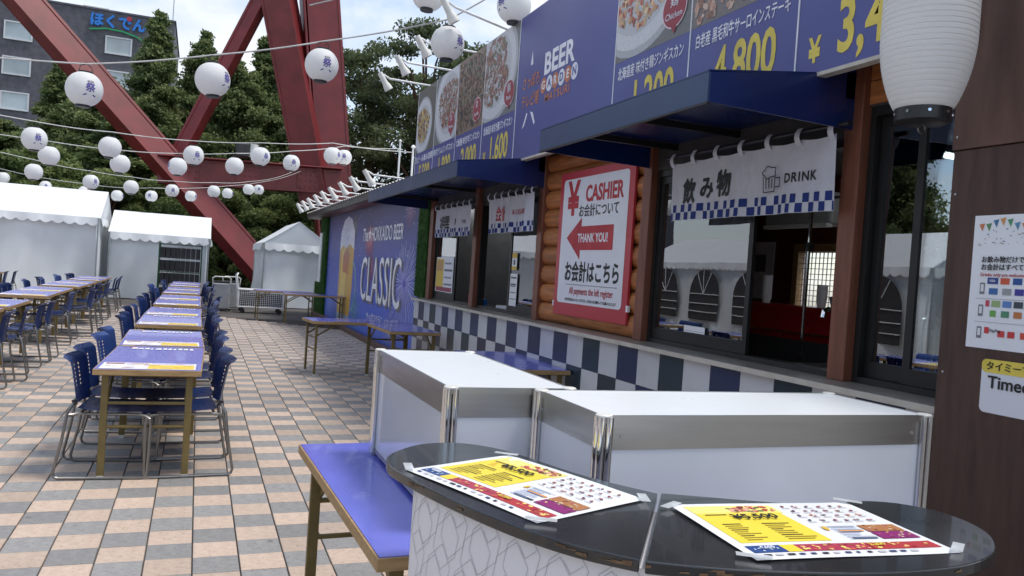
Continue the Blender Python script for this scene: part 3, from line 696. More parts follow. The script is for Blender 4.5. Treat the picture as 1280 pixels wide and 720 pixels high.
MB().box(3.20, 3.75, 3.3, 3.98, .10, 1.03).build('inner_counter', 'interior_dark', cab)
MB().box(3.20, 3.7, 2.2, 3.1, .10, 1.03).build('inner_counter', 'interior_dark', cab)
tap(3.42, 3.60, 'chrome beer tap column beside the brown window post'); tap(3.45, 2.95, 'chrome beer tap behind the left pane next to the brown panel'); tap(3.45, 2.62, 'chrome beer tap behind the right pane next to the brown panel')
t = thing('steel_pole_stand', 'thin steel pole with clamps inside the drink window', 'stand', (3.75, 4.3, .1))
MB().tube([(3.78, 4.27, .1), (3.78, 4.27, 2.25)], .012, 8).build('pole', 'chrome', t); MB().tube([(3.78, 4.27, 1.74), (3.78, 4.27, 1.80)], .03, 8).build('clamp', 'black_plastic', t)
t = thing('hanging_apron', 'dark olive apron hanging behind the drink window', 'apron', (4.1, 4.15, 1.7))
MB().grid(lambda u, v: (4.15+.03*math.sin(u*9), 4.42-.5*u+.05*(v-.5)*u, 1.72+.42*v), 10, 6).build('cloth', 'olive_metal', t, smooth=True); MB().tube([(4.15, 4.5, 2.15), (4.15, 3.8, 2.15)], .01, 6).build('rail', 'black_plastic', t)
t = thing('notice', 'white notice sheet on the wood wall inside the drink window', 'notice', (5.28, 6.6, 1.5))
MB().box(5.283, 5.297, 6.45, 6.85, 1.38, 1.95).build('paper', 'paper', t); MB().box(5.279, 5.2825, 6.56, 6.72, 1.65, 1.82).build('print', 'grey_ink', t)
t = thing('steel_shelf', 'steel wire shelf with boxes behind the cashier curtain', 'shelf', (4.9, 8.3, .1))
for z in (.6, 1.05, 1.45, 1.85): MB().box(4.7, 5.15, 7.6, 8.95, z, z+.02).build('shelf_board', 'pole_grey', t)
for x, y in ((4.7, 7.6), (5.13, 7.6), (4.7, 8.93), (5.13, 8.93)): MB().box(x, x+.02, y, y+.02, .1, 2.1).build('post', 'pole_grey', t)
rk = random.Random(9)
for k, (y, z) in enumerate(((8.2, 1.07), (8.5, 1.07), (8.0, 1.47), (8.6, 1.47), (8.3, 1.87))):
    o = MB().box(4.75, 5.05, y, y+rk.uniform(.18, .26), z, z+rk.uniform(.12, .24)).build('storage_box', rk.choice(['panel_white', 'bin_grey', 'wood_edge']), None, bevel=.008)
    tag(o, ['pale box low at the end of the steel wire shelf', 'pale box low on the steel wire shelf by partition', 'box on the second tier of the steel wire shelf', 'box at the end of the second shelf tier', 'box alone on the top tier of the steel shelf'][k], 'box')
t = thing('tissue_tray', 'white tray with folded papers on the cashier window ledge', 'tray', (3.25, 8.5, 1.03))
MB().box(3.20, 3.42, 8.28, 8.62, 1.031, 1.09).build('tray', 'panel_white', t, bevel=.01)
for k in range(3): MB().prism([(3.24+k*.04, 8.32+k*.08, 1.09), (3.26+k*.04, 8.42+k*.08, 1.09), (3.25+k*.04, 8.37+k*.08, 1.2)], (.02, 0, 0)).build('paper', 'paper', t)
MB().box(3.20, 3.6, 7.25, 9.0, .1, 1.03).build('inner_counter', 'interior_dark', cab); MB().box(3.20, 3.6, 9.2, 10.9, .1, 1.03).build('inner_counter', 'interior_dark', cab)
t = thing('sauce_bottle', 'red sauce bottle on the ledge of the food window', 'bottle', (3.28, 9.75, 1.03))
MB().lathe([(.04, 1.031), (.042, 1.15), (.02, 1.2), (.016, 1.24)], 12, (3.28, 9.75, 0)).build('body', 'red_gloss', t, smooth=True); MB().lathe([(.018, 1.24), (.018, 1.27)], 10, (3.28, 9.75, 0)).build('cap', 'white_paint', t)
t = thing('napkin_box', 'blue and white napkin box on the ledge of the food window', 'box', (3.3, 9.4, 1.03))
MB().box(3.22, 3.34, 9.3, 9.5, 1.031, 1.12).build('body', 'ink_blue', t, bevel=.005); MB().prism([(3.24, 9.34, 1.12), (3.32, 9.34, 1.12), (3.28, 9.4, 1.2)], (0, .09, 0)).build('napkin', 'paper', t)
# stock on a wall shelf and ledge inside the drink window
t = thing('wall_shelf', 'dark wall shelf above the red counter inside the drink window', 'shelf', (5.2, 5.0, 1.95)); MB().box(5.02, 5.298, 3.4, 5.15, 1.60, 1.63).build('board', 'interior_grey', t); MB().box(5.1, 5.298, 3.5, 3.53, 1.45, 1.60).build('bracket', 'pole_grey', t); MB().box(5.1, 5.298, 5.0, 5.03, 1.45, 1.60).build('bracket', 'pole_grey', t)
for k in range(12):
    y = 3.5+k*.135; h = rk.uniform(.16, .24); m_ = rk.choice(['green_plastic', 'red_gloss', 'ink_orange', 'panel_white', 'ink_blue'])
    t = thing('bottle', f'bottle, {ordinal(k)} along the wall shelf inside the drink window', 'bottle', (5.15, y, 1.63), group='bottles on the wall shelf')
    MB().lathe([(.035, 1.631), (.036, 1.631+h*.62), (.015, 1.631+h*.8), (.013, 1.631+h)], 10, (5.15, y, 0)).build('body', m_, t, smooth=True); MB().lathe([(.016, 1.631+h), (.016, 1.651+h)], 8, (5.15, y, 0)).build('cap', 'white_paint', t)
for k, (x, y) in enumerate(((4.45, 4.6), (4.5, 4.9), (4.46, 5.5))):
    z = 1.031 if x < 4 else 1.361
    t = thing('cup_stack', ['stack of white cups on the red counter by the steel pole', 'stack of white cups in the middle of the red counter', 'stack of white cups at the end of the red counter'][k], 'cups', (x, y, z))
    for j in range(6 if k % 2 == 0 else 4): MB().lathe([(.030, z+j*.028), (.042, z+j*.028+.09), (.040, z+j*.028+.09), (.028, z+j*.028+.004)], 14, (x, y, 0)).build('cup', 'paper', t, smooth=True)
t = thing('refrigerator', 'grey upright refrigerator inside the cabin near the brown panel', 'refrigerator', (4.9, 2.6, .1))
MB().box(4.6, 5.28, 2.2, 3.1, .10, 1.95).build('body', 'bin_grey', t, bevel=.02); MB().box(4.585, 4.6, 2.22, 3.08, 1.0, 1.93).build('door', 'white_paint', t, bevel=.006); MB().box(4.585, 4.6, 2.22, 3.08, .15, .98).build('door', 'white_paint', t, bevel=.006); MB().box(4.55, 4.585, 2.95, 2.98, 1.1, 1.6).build('handle', 'chrome', t)
# papers stuck on the panes
def pane_paper(y0, y1, z0, z1, blocks, label):
    t = thing('pane_notice', label, 'notice', (3.11, (y0+y1)/2, z0))
    MB().box(3.1085, 3.1095, y0, y1, z0, z1).build('paper', 'paper', t)
    p = MB()
    for q_, (u0, u1, v0, v1, c) in enumerate(blocks): p.poly([(3.1075-q_*1e-4, y1-(y1-y0)*u0, z0+(z1-z0)*v0), (3.1075-q_*1e-4, y1-(y1-y0)*u1, z0+(z1-z0)*v0), (3.1075-q_*1e-4, y1-(y1-y0)*u1, z0+(z1-z0)*v1), (3.1075-q_*1e-4, y1-(y1-y0)*u0, z0+(z1-z0)*v1)], srgb(*c))
    tag(p.build('print', 'print_ink', t), kind='stuff')
pane_paper(10.05, 10.85, 1.15, 1.62, [(.02, .45, .1, .95, (222, 190, 70)), (.05, .4, .6, .9, (196, 150, 90)), (.05, .95, .02, .14, (150, 50, 80)), (.5, .95, .2, .25, (120, 120, 130)), (.5, .9, .4, .45, (150, 150, 160)), (.5, .95, .6, .66, (90, 90, 110)), (.5, .9, .8, .85, (140, 140, 150))], 'yellow and white menu stuck on the food window pane')
pane_paper(7.78, 7.98, 1.12, 1.46, [(.1, .9, .85, .9, (90, 90, 90)), (.1, .9, .65, .69, (60, 60, 70)), (.1, .8, .6, .63, (60, 60, 70)), (.1, .9, .4, .43, (120, 120, 120)), (.1, .9, .2, .23, (120, 120, 120))], 'white notice on the cashier window pane under a small yellow one')
pane_paper(7.82, 7.96, 1.50, 1.68, [(0, 1, .7, 1, (216, 180, 60)), (0, 1, 0, .2, (216, 180, 60)), (.35, .65, .3, .6, (60, 60, 60))], 'small yellow bordered notice on the cashier window pane')
pane_paper(4.42, 4.66, 1.145, 1.19, [(.05, .95, .2, .3, (180, 180, 190))], 'white slip at the foot of the drink window pane')

# ================================================================ mural board
mu = thing('mural_board', 'blue night-sky beer mural with fireworks, glass and white lettering', 'mural', (3.11, 16.3, 0))
YM0, YM1, ZM1 = 11.75, 20.95, 2.62
def mural_mat():
    m = bpy.data.materials.new('mural_sky'); m.use_nodes = True; t = m.node_tree; b = t.nodes['Principled BSDF']; b.inputs['Roughness'].default_value = .4
    g = N(t, 'ShaderNodeNewGeometry'); sp = N(t, 'ShaderNodeSeparateXYZ'); t.links.new(g.outputs['Position'], sp.inputs[0])
    mr = N(t, 'ShaderNodeMapRange'); mr.inputs['From Max'].default_value = 2.6; t.links.new(sp.outputs['Z'], mr.inputs[0])
    no = N(t, 'ShaderNodeTexNoise'); no.inputs['Scale'].default_value = .8; no.inputs['Detail'].default_value = 5; t.links.new(g.outputs['Position'], no.inputs['Vector'])
    ad = N(t, 'ShaderNodeMath', operation='MULTIPLY_ADD'); ad.inputs[1].default_value = .35; t.links.new(no.outputs[0], ad.inputs[0]); 
    sb = N(t, 'ShaderNodeMath', operation='SUBTRACT'); sb.inputs[1].default_value = .17; t.links.new(mr.outputs[0], sb.inputs[0]); t.links.new(sb.outputs[0], ad.inputs[2])
    r = N(t, 'ShaderNodeValToRGB'); e = r.color_ramp.elements; e[0].color = (*srgb(82, 112, 204), 1); e[1].color = (*srgb(60, 60, 112), 1)
    for p_, c in ((.25, (72, 98, 204)), (.55, (62, 74, 168)), (.8, (66, 66, 134))): x = e.new(p_); x.color = (*srgb(*c), 1)
    t.links.new(ad.outputs[0], r.inputs[0]); t.links.new(r.outputs[0], b.inputs['Base Color']); M['mural_sky'] = m
mural_mat()
MB().box(3.098, 3.134, YM0, YM1, .02, ZM1).build('board', 'mural_sky', mu)
MX = 3.0965
mk = MB(); rm = random.Random(4)
def mq(pts, c, x=MX): mk.poly(mk.lift([(x, y, z) for y, z in pts], (-1, 0, 0), 1.5e-6), srgb(*c))
# beer glass
def gl(pts, c, x): mq([(19.05-(u*1.6), z) for u, z in pts], c, x)
gl([(.0, .30), (1.0, .30), (1.1, .9), (1.12, 1.95), (-.02, 1.95), (.0, .9)], (206, 160, 56), MX)
gl([(.12, .36), (.55, .36), (.62, 1.8), (.16, 1.8)], (228, 190, 84), MX-.0006)
gl([(.3, 1.25), (.75, 1.2), (.8, 1.65), (.55, 1.8), (.3, 1.6)], (190, 110, 48), MX-.0012)
gl([(-.02, 1.72), (.25, 1.85), (.5, 1.78), (.8, 1.88), (1.12, 1.75), (1.1, 2.15), (.85, 2.42), (.55, 2.5), (.25, 2.42), (.02, 2.15)], (214, 214, 226), MX-.0018)
gl([(.0, .14), (1.0, .14), (1.0, .30), (.0, .30)], (170, 186, 214), MX-.0006)
for k in range(30):
    a0, a1 = -1.5+k*.1, -1.5+(k+1)*.1
    gl([(1.05+.42*math.cos(a0)*.8, .95+.55*math.sin(a0)), (1.05+.42*math.cos(a1)*.8, .95+.55*math.sin(a1)), (1.05+.36*math.cos(a1)*.8, .95+.49*math.sin(a1)), (1.05+.36*math.cos(a0)*.8, .95+.49*math.sin(a0))], (122, 170, 170), MX-.0006)
def firework(y, z, r, c, n, w=.012, r0=.12):
    for k in range(n):
        a = 2*math.pi*k/n+rm.uniform(-.04, .04); R_ = r*rm.uniform(.75, 1.05); pts = []
        for q in range(5):
            f = r0+(1-r0)*q/4; pts.append((y-math.cos(a)*R_*f*1.35, z+math.sin(a)*R_*f-.12*R_*f*f))
        for (ya, za), (yb, zb) in zip(pts, pts[1:]):
            dy, dz = yb-ya, zb-za; l = math.hypot(dy, dz); oy, oz = -dz/l*w, dy/l*w*.7
            mq([(ya-oy, za-oz), (yb-oy*.8, zb-oz*.8), (yb+oy*.8, zb+oz*.8), (ya+oy, za+oz)], c, MX-.0003)
firework(12.62, 1.18, .78, (186, 190, 226), 64, .010); firework(12.62, 1.18, .5, (120, 116, 206), 40, .010)
firework(15.6, 1.95, .36, (170, 80, 110), 40, .014); firework(15.4, 1.4, .3, (150, 76, 116), 36, .014); firework(12.5, 2.35, .25, (150, 120, 160), 30, .012); firework(17.3, 2.25, .3, (126, 130, 130), 30, .012)
firework(18.2, 2.1, .7, (140, 146, 186), 40, .006); firework(16.8, .5, .5, (110, 170, 170), 30, .008); firework(13.4, .35, .45, (150, 150, 214), 34, .01)
for k in range(420):
    y, z, s = rm.uniform(YM0+.05, YM1-.05), rm.uniform(.1, 2.58), rm.uniform(.006, .022)
    mq([(y-s, z), (y, z+s), (y+s, z), (y, z-s)], rm.choice([(200, 204, 230), (150, 156, 206), (170, 176, 220)]), MX-.0002)
tag(mk.build('print', 'mural_ink', mu), kind='stuff')
# the printed words
text('The★HOKKAIDO BEER', .37, 'ink_white', frame_wall(14.58, 2.02, MX-.006), mu, sx=.90, bold=.012)
text('CLASSIC', 1.24, 'grey_ink', frame_wall(14.46, 1.09, MX-.006), mu, sx=.76, bold=.012, name='lettering_shadow')
text('CLASSIC', 1.24, 'ink_white', frame_wall(14.56, 1.12, MX-.009), mu, sx=.76, bold=-.004)
text('サッポロクラシック', .20, 'ink_white', frame_wall(14.55, .44, MX-.006), mu, sx=1.05)
# base rail in front of the mural, artificial turf strips beside it
o = MB().box(2.95, 3.05, 11.2, 22.2, 0, .09).build('base_rail', 'dark_wood_light', None, bevel=.006); tag(o, 'long low wooden rail on the ground along the mural', 'rail')
def turf_strip(y0, y1, z0, z1, label, x0=2.98, x1=3.13):
    t = thing('turf_strip', label, 'artificial turf', (3.05, (y0+y1)/2, z0), group='turf strips framing the mural')
    MB().box(x0+.05, x1, y0, y1, z0, z1).build('backing', 'turf', t)
    b = MB(); rt = random.Random(int(y0*10)+int(z0*7)); n = int((y1-y0)*(z1-z0)*2600)
    for i in range(n):
        y, z = rt.uniform(y0, y1), rt.uniform(z0, z1); l = rt.uniform(.03, .08); dy, dz = rt.uniform(-.04, .04), rt.uniform(-.05, .03); w_ = .008
        b.poly([(x0+.05, y-w_, z), (x0+.05, y+w_, z), (x0+.05-l, y+dy, z+dz)])
    # side towards the camera
    for i in range(int((z1-z0)*300)):
        x, z = rt.uniform(x0+.05, x1), rt.uniform(z0, z1); b.poly([(x-.008, y0, z), (x+.008, y0, z), (x+rt.uniform(-.03, .03), y0-rt.uniform(.03, .06), z+rt.uniform(-.05, .02))])
    g = b.build('blades', 'turf', t); tag(g, kind='stuff')
turf_strip(11.16, 11.70, 1.035, 2.45, 'artificial turf strip between the mural and the food window')
turf_strip(20.98, 22.0, 2.2, 2.6, 'artificial turf patch above the far end of the mural')
turf_strip(20.98, 21.5, .9, 2.19, 'tall artificial turf strip at the far end of the mural')
turf_strip(20.98, 22.6, .05, .89, 'wide low artificial turf block at the far end of the mural')
o = MB().box(3.0, 3.06, 21.52, 21.9, .9, 2.2).build('door_jamb', 'white_paint', cab)

# ================================================================ menu signboard above the awnings
sb_ = thing('menu_signboard', 'long indigo menu signboard with dishes and yellow prices above the awnings', 'signboard', (2.82, 7, 2.55))
XS, ZS0, ZS1 = 2.80, 2.555, 3.94
edges = [2.36, 3.36, 4.355, 5.345, 7.35, 8.345, 9.325, 10.30, 11.24]
MB().box(2.842, 2.9, 2.37, 11.23, 2.58, 3.9).build('back_frame', 'frame_dark', sb_)
def sign_panel(i, name, price, food, bubble):
    y0, y1 = edges[i]+.006, edges[i+1]-.006
    p = MB().box(XS, XS+.04, y0, y1, ZS0, ZS1).build('panel', 'indigo_print', sb_)
    yc = (y0+y1)/2; W = y1-y0
    if food:
        b = MB(); rf_ = random.Random(i*5+1); bgc, plate, cols = food
        P = lambda u, z, x: (XS-x, y1-u*W, z)
        def poly(pts, c, x): b.poly([P(u, z, x) for u, z in pts], srgb(*c))
        poly([(0, 3.06), (1, 3.06), (1, ZS1), (0, ZS1)], bgc, .0012)
        pc, pr_ = [((.42, 3.56), 1), ((.4, 3.6), 1), ((.30, 3.62), 1.12), 0, ((.30, 3.58), 1.1), ((.5, 3.5), 1), ((.62, 3.52), 1.05), ((.35, 3.42), .8)][i]
        if plate:
            for (r1, r2, c, x) in ((.62, .50, (176, 178, 182), .0018), (.57, .455, (206, 208, 212), .0024), (.45, .36, (188, 190, 194), .003)):
                poly([(min(1, max(0, pc[0]+pr_*r1*math.cos(k*math.pi/20))), max(3.06, min(ZS1, pc[1]+pr_*r2*math.sin(k*math.pi/20)))) for k in range(40)], c, x)
        for k in range(520):
            a, q = rf_.uniform(0, 6.28), math.sqrt(rf_.random()); u, z = pc[0]+.40*pr_*q*math.cos(a)*(1+.15*math.sin(3*a+i)), pc[1]+.31*pr_*q*math.sin(a)*(1+.12*math.cos(2*a+i))
            if not plate: u, z = rf_.uniform(.03, .97), rf_.uniform(3.1, 3.9)
            s = rf_.uniform(.008, .036); c = rf_.choice(cols); f = rf_.uniform(.85, 1.1); c = tuple(min(255, int(v*f)) for v in c)
            poly([(min(.995, max(.005, u+s*rf_.uniform(.5, 1.2)*math.cos(j*1.05))), max(3.065, min(ZS1-.01, z+s*rf_.uniform(.5, 1.2)*math.sin(j*1.05)))) for j in range(6)], c, .0034+.000004*k)
        tag(b.build('photo', 'photo_ink', p), kind='stuff')
        if bubble:
            q = MB(); u0, z0 = .80, 3.26
            q.poly([P(u0+.15*math.cos(k*math.pi/14), z0+.135*math.sin(k*math.pi/14), .0072) for k in range(28)], srgb(226, 210, 214)); q.poly([P(u0+.14*math.cos(k*math.pi/14), z0+.125*math.sin(k*math.pi/14), .0080) for k in range(28)], srgb(150, 48, 62))
            q.poly([P(u0-.03, z0-.12, .0076), P(u0+.04, z0-.12, .0076), P(u0+.01, z0-.17, .0076)], srgb(150, 48, 62)); tag(q.build('bubble', 'print_ink', p), kind='stuff')
            text(bubble[0], .10, 'ink_white', frame_wall(y1-u0*W, z0+.045, XS-.0105), p); text(bubble[1], .062, 'ink_white', frame_wall(y1-u0*W, z0-.05, XS-.0105), p)
    if name: text(name, .098, 'ink_white', frame_wall(yc, 2.96, XS-.002), p, sx=.88/(len(name)*.098*.97), bold=.012)
    if price:
        text('¥', .17, 'ink_yellow', frame_wall(y1-.13*W, 2.665, XS-.002), p, sx=.8, bold=.03)
        text(price, .36, 'ink_yellow', frame_wall(y1-.56*W, 2.735, XS-.002), p, sx=.70, bold=.022)
MEAT = [(140, 88, 78), (156, 106, 94), (122, 76, 68), (170, 138, 124), (148, 116, 88), (116, 118, 92)]
DARK = [(86, 66, 60), (110, 84, 74), (60, 50, 46), (130, 96, 80), (150, 120, 96), (96, 110, 84)]
sign_panel(0, None, '3,400', ((120, 120, 118), True, MEAT), None)
sign_panel(1, '白老産 黒毛和牛サーロインステーキ', '4,800', ((118, 112, 110), False, [(190, 150, 130), (204, 176, 160), (150, 110, 90)]), None)
sign_panel(2, '北海道産 味付き鶏ジンギスカン', '1,200', ((112, 112, 112), True, [(190, 130, 96), (206, 160, 120), (160, 96, 70), (176, 84, 70), (214, 190, 150)]), ('鶏', 'Chicken'))
sign_panel(3, None, None, None, None)
sign_panel(4, '北海道産 味付き豚ジンギスカン', '1,600', ((112, 114, 116), True, MEAT), ('豚', 'Pork'))
sign_panel(5, '北海道産 味付き羊ジンギスカン', '2,000', ((128, 108, 92), False, DARK), ('羊', 'Lamb'))
sign_panel(6, '味付きラムジンギスカン', '1,800', ((112, 114, 112), True, MEAT), ('羊', 'Mutton'))
sign_panel(7, '生ビール飲み放題', '5,500', ((96, 92, 84), True, [(150, 110, 80), (206, 180, 90), (120, 80, 60), (190, 180, 150)]), None)
st_ = MB()
for e in edges: MB().box(XS-.004, XS+.0, e-.005, e+.005, ZS0, ZS1).build('divider', 'ink_white', sb_)
MB().box(XS-.006, XS+.05, 2.36, 11.24, ZS0-.02, ZS0-.001).build('lower_trim', 'sill_edge', sb_)
# logo panel
lp = sb_
text('BEER', .27, 'ink_white', frame_wall(6.39, 3.345, XS-.002), lp, sx=1.05, bold=.03, spacing=1.02)
lg = MB()
for k in range(6):
    y, z = 6.69-k*.128, 3.165; c = srgb(226, 228, 240) if k % 2 == 1 else srgb(188, 116, 80)
    lg.poly([(XS-.0015, y-.066*math.cos(j*math.pi/10), z+.072*math.sin(j*math.pi/10)) for j in range(20)], c)
lg.poly([(XS-.0015, 7.0+.03, 3.42), (XS-.0015, 7.0-.03, 3.42), (XS-.0015, 7.0, 3.56)], srgb(226, 228, 240))
lg.poly([(XS-.0015, 7.15, 2.84), (XS-.0015, 7.10, 2.86), (XS-.0015, 7.03, 2.97), (XS-.0015, 7.06, 2.98)], srgb(226, 228, 240)); lg.poly([(XS-.0015, 6.97, 2.98), (XS-.0015, 6.90, 2.96), (XS-.0015, 6.84, 2.86), (XS-.0015, 6.86, 2.84)], srgb(226, 228, 240))
tag(lg.build('logo_marks', 'print_ink', lp), kind='stuff')
for k, ch_ in enumerate('GARDEN'): text(ch_, .105, 'ink_white' if k % 2 == 0 else 'indigo_print', frame_wall(6.69-k*.128, 3.165, XS-.003), lp, bold=.02)
text('さっぽろ', .135, 'ink_orange', frame_wall(6.99, 3.26, XS-.002), lp, sx=.78, bold=.02); text('テレビ塔', .135, 'ink_orange', frame_wall(6.99, 3.08, XS-.002), lp, sx=.78, bold=.02)
text('MATSURI', .105, 'ink_orange', frame_wall(6.38, 3.04, XS-.002), lp, sx=1.15, bold=.012, spacing=1.1)

# ================================================================ awnings
def awning(y0, y1, label, seam=None):
    t = thing('awning', label, 'awning', (3.0, (y0+y1)/2, 2.3), group='navy awnings')
    XA = 2.165
    segs = [(y0, y1)] if not seam else [(y0, seam-.004), (seam+.004, y1)]
    for a, b in segs:
        MB().box(XA, XA+.012, a, b, 2.322, 2.462).build('fascia', 'navy_sky_sheen', t)
        MB().prism([(XA, a, 2.464), (2.79, a, 2.548), (2.79, a, 2.556), (XA, a, 2.472)], (0, b-a, 0)).build('top_sheet', 'navy_sheet', t)
        MB().box(XA, XA+.016, a, b, 2.312, 2.321).build('fascia_trim', 'frame_dark', t)
    for y in (y0, y1-.012): MB().prism([(XA+.013, y, 2.322), (3.10, y, 2.30), (3.10, y, 2.60), (2.80, y, 2.552), (XA+.013, y, 2.462)], (0, .012, 0)).build('side_panel', 'navy_sheet', t)
    for k in range(3):
        y = y0+.3+(y1-y0-.6)*k/2; MB().box(XA+.02, 3.10, y-.015, y+.015, 2.40, 2.44).build('rafter', 'frame_dark', t)
    MB().box(XA+.02, 3.10, y0+.02, y1-.02, 2.449, 2.455).build('soffit', 'navy_sheet', t)
    MB().box(2.985, 3.044, y0, y1, 2.455, 2.62).build('wall_plate', 'navy_sheet', t)
awning(3.19, 5.17, 'navy awning sheltering the drink window'); awning(7.10, 11.22, 'long navy awning in two sections over the food and cashier windows', 9.28)

# ================================================================ noren curtains
def noren(y0, y1, z0, z1, tabs, label, parts, seed, folds=.012):
    t = thing('noren_curtain', label, 'curtain', (2.95, (y0+y1)/2, z0), group='white noren curtains with checkered hems')
    X0 = 2.955; W = y1-y0
    def wx(y, z): f = (z1-z)/(z1-z0); return X0+f*folds*(math.sin((y-y0)/W*19+seed)+.6*math.sin((y-y0)/W*43+seed*2))
    def sag(y): return -.012*abs(math.sin((y-y0)/W*math.pi*(tabs-1)))
    MB().grid(lambda u, v: (wx(y1-u*W, z0+v*(z1-z0)), y1-u*W, z0+v*(z1-z0)+(sag(y1-u*W)*v if v > .9 else 0)), 72, 10).build('cloth', 'noren_cloth', t, smooth=True)
    for k in range(tabs):
        y = y0+.02+(W-.04)*k/(tabs-1); zt = z1+.062
        MB().grid(lambda u, v: (X0-.004-.022*math.sin(v*math.pi)+.012*v*0, y+.02-.04*u, z1-.03+v*(zt-z1+.03)), 2, 8).build('tab', 'noren_cloth', t, smooth=True)
    MB().tube([(X0+.004, y0-.08, z1+.042), (X0+.004, y1+.08, z1+.042)], .013, 8).build('rod', 'black_plastic', t, smooth=True)
    ck = MB(); rn = random.Random(seed); y = y1; k = 0
    while y > y0+.005:
        w_ = min(rn.uniform(.030, .062), y-y0)
        for r_ in range(2):
            if (k+r_) % 2 == 0: 
                za, zb = z0+.003+(.052*r_ if r_ else 0), z0+.052+(.052*r_ if r_ else 0)
                ck.grid(lambda u, v: (wx(y-u*w_, za+(zb-za)*v)-.0025, y-u*w_, za+(zb-za)*v), 2, 1)
        y -= w_; k += 1
    tag(ck.build('check_hem', 'noren_navy', t), kind='stuff')
    for (s, size, m, yy, zz, kw) in parts:
        me = text_mesh(s, size, m, frame_wall(yy, zz, 0), ext=.0003, **kw)
        for v in me.vertices: v.co.x += wx(v.co.y, v.co.z)-.004
        o = bpy.data.objects.new('lettering', me); COL.objects.link(o); put(o, t)
    return t
n3 = noren(3.20, 4.70, 1.885, 2.275, 7, 'white noren with three black characters and a beer mug over the drink window', [('飲', .17, 'ink_black', 4.47, 2.06, dict(sx=.85, bold=.04)), ('み', .15, 'ink_black', 4.29, 2.075, dict(sx=.9, bold=.04)), ('物', .17, 'ink_black', 4.11, 2.085, dict(sx=.85, bold=.04)), ('DRINK', .072, 'ink_black', 3.44, 2.075, dict(bold=.02, spacing=1.15))], 1)
mg = MB()   # beer mug icon
def mline(pts, w_=.006):
    for (ya, za), (yb, zb) in zip(pts, pts[1:]): mg.beam((2.938, ya, za), (2.938, yb, zb), w_, .001, (1, 0, 0))
mline([(3.725, 2.10), (3.715, 2.01), (3.625, 2.01), (3.625, 2.10)]); mline([(3.62, 2.085), (3.585, 2.085), (3.585, 2.035), (3.62, 2.035)])
for k in range(3): mline([(3.70-k*.025, 2.085), (3.695-k*.025, 2.03)], .007)
mline([(3.675+.055*math.cos(a)*(1+.12*math.cos(5*a)), 2.12+.032*math.sin(a)*(1+.15*math.cos(5*a))) for a in [k*math.pi/14 for k in range(29)]])
mg.build('mug_icon', 'mug_ink', n3)
noren(7.10, 8.38, 1.88, 2.26, 7, 'white noren with red characters over the cashier window', [('お', .1, 'ink_red', 8.30, 2.05, dict(sx=.4)), ('会計', .17, 'ink_red', 7.98, 2.07, dict(sx=.72, bold=.03)), ('¥ CASHIER', .075, 'ink_red', 7.46, 2.08, dict(bold=.006))], 2, .02)
noren(9.0, 10.48, 1.875, 2.25, 7, 'white noren with three black characters and a small bowl mark over the food window', [('お料理', .18, 'ink_black', 10.10, 2.05, dict(sx=.85, bold=.03)), ('FOOD', .06, 'ink_black', 9.25, 2.05, dict(bold=.01)), ('●', .12, 'ink_black', 9.56, 2.05, dict(sx=.8))], 4, .018)

# ================================================================ cashier sign
cs = thing('cashier_sign', 'red bordered white cashier sign with a left arrow on the log wall', 'sign', (3.03, 6.0, 1.12))
CX = 3.048; ya, yb, za, zb = 5.355, 6.70, 1.125, 2.395
MB().box(CX, CX+.022, ya, yb, za, zb).build('board', 'sign_red', cs, bevel=.002)
def rrect(y0, y1, z0, z1, r, n=6):
    out = []
    for cy, cz, a0 in ((y1-r, z0+r, 180), (y0+r, z0+r, 270), (y0+r, z1-r, 0), (y1-r, z1-r, 90)):
        for k in range(n+1):
            a = R(a0+90*k/n); out.append((cy-r*math.cos(a), cz+r*math.sin(a)))
    return out
MB().poly([(CX-.0015, y, z) for y, z in rrect(ya+.085, yb-.075, za+.11, zb-.065, .04)]).build('face', 'sign_white', cs)
fx = CX-.0035
text('¥', .40, 'ink_red', frame_wall(6.415, 2.135, fx), cs, sx=.95, bold=.03)
text('CASHIER', .19, 'ink_red', frame_wall(5.85, 2.175, fx), cs, sx=.88, bold=.03); text('お会計について', .115, 'ink_black', frame_wall(5.93, 2.03, fx), cs, sx=.9, bold=.01)
MB().poly([(fx, y, z) for y, z in ((6.50, 1.81), (6.22, 1.98), (6.22, 1.905), (5.64, 1.905), (5.64, 1.70), (6.22, 1.70), (6.22, 1.62))]).build('arrow', 'ink_red', cs)
text('THANK YOU!', .105, 'ink_white', frame_wall(6.0, 1.80, fx-.001), cs, sx=.86, bold=.02)
text('お会計はこちら', .185, 'ink_black', frame_wall(5.995, 1.50, fx), cs, sx=.78, bold=.03)
MB().box(fx-.0003, fx, 5.52, 6.46, 1.398, 1.403).build('rule', 'grey_ink', cs)
text('All payments the left register', .085, 'ink_red', frame_wall(5.98, 1.345, fx), cs, sx=.80, bold=.008)
text('※お会計は先払いとなっております。お支払いは左側のレジでお願いいたします', .030, 'ink_black', frame_wall(5.99, 1.268, fx), cs, sx=.88)
for y, z in ((6.705, 1.22), (5.35, 1.25)): MB().box(CX-.003, CX+.02, y-.012, y+.012, z-.025, z+.025).build('clip', 'ink_white', cs)

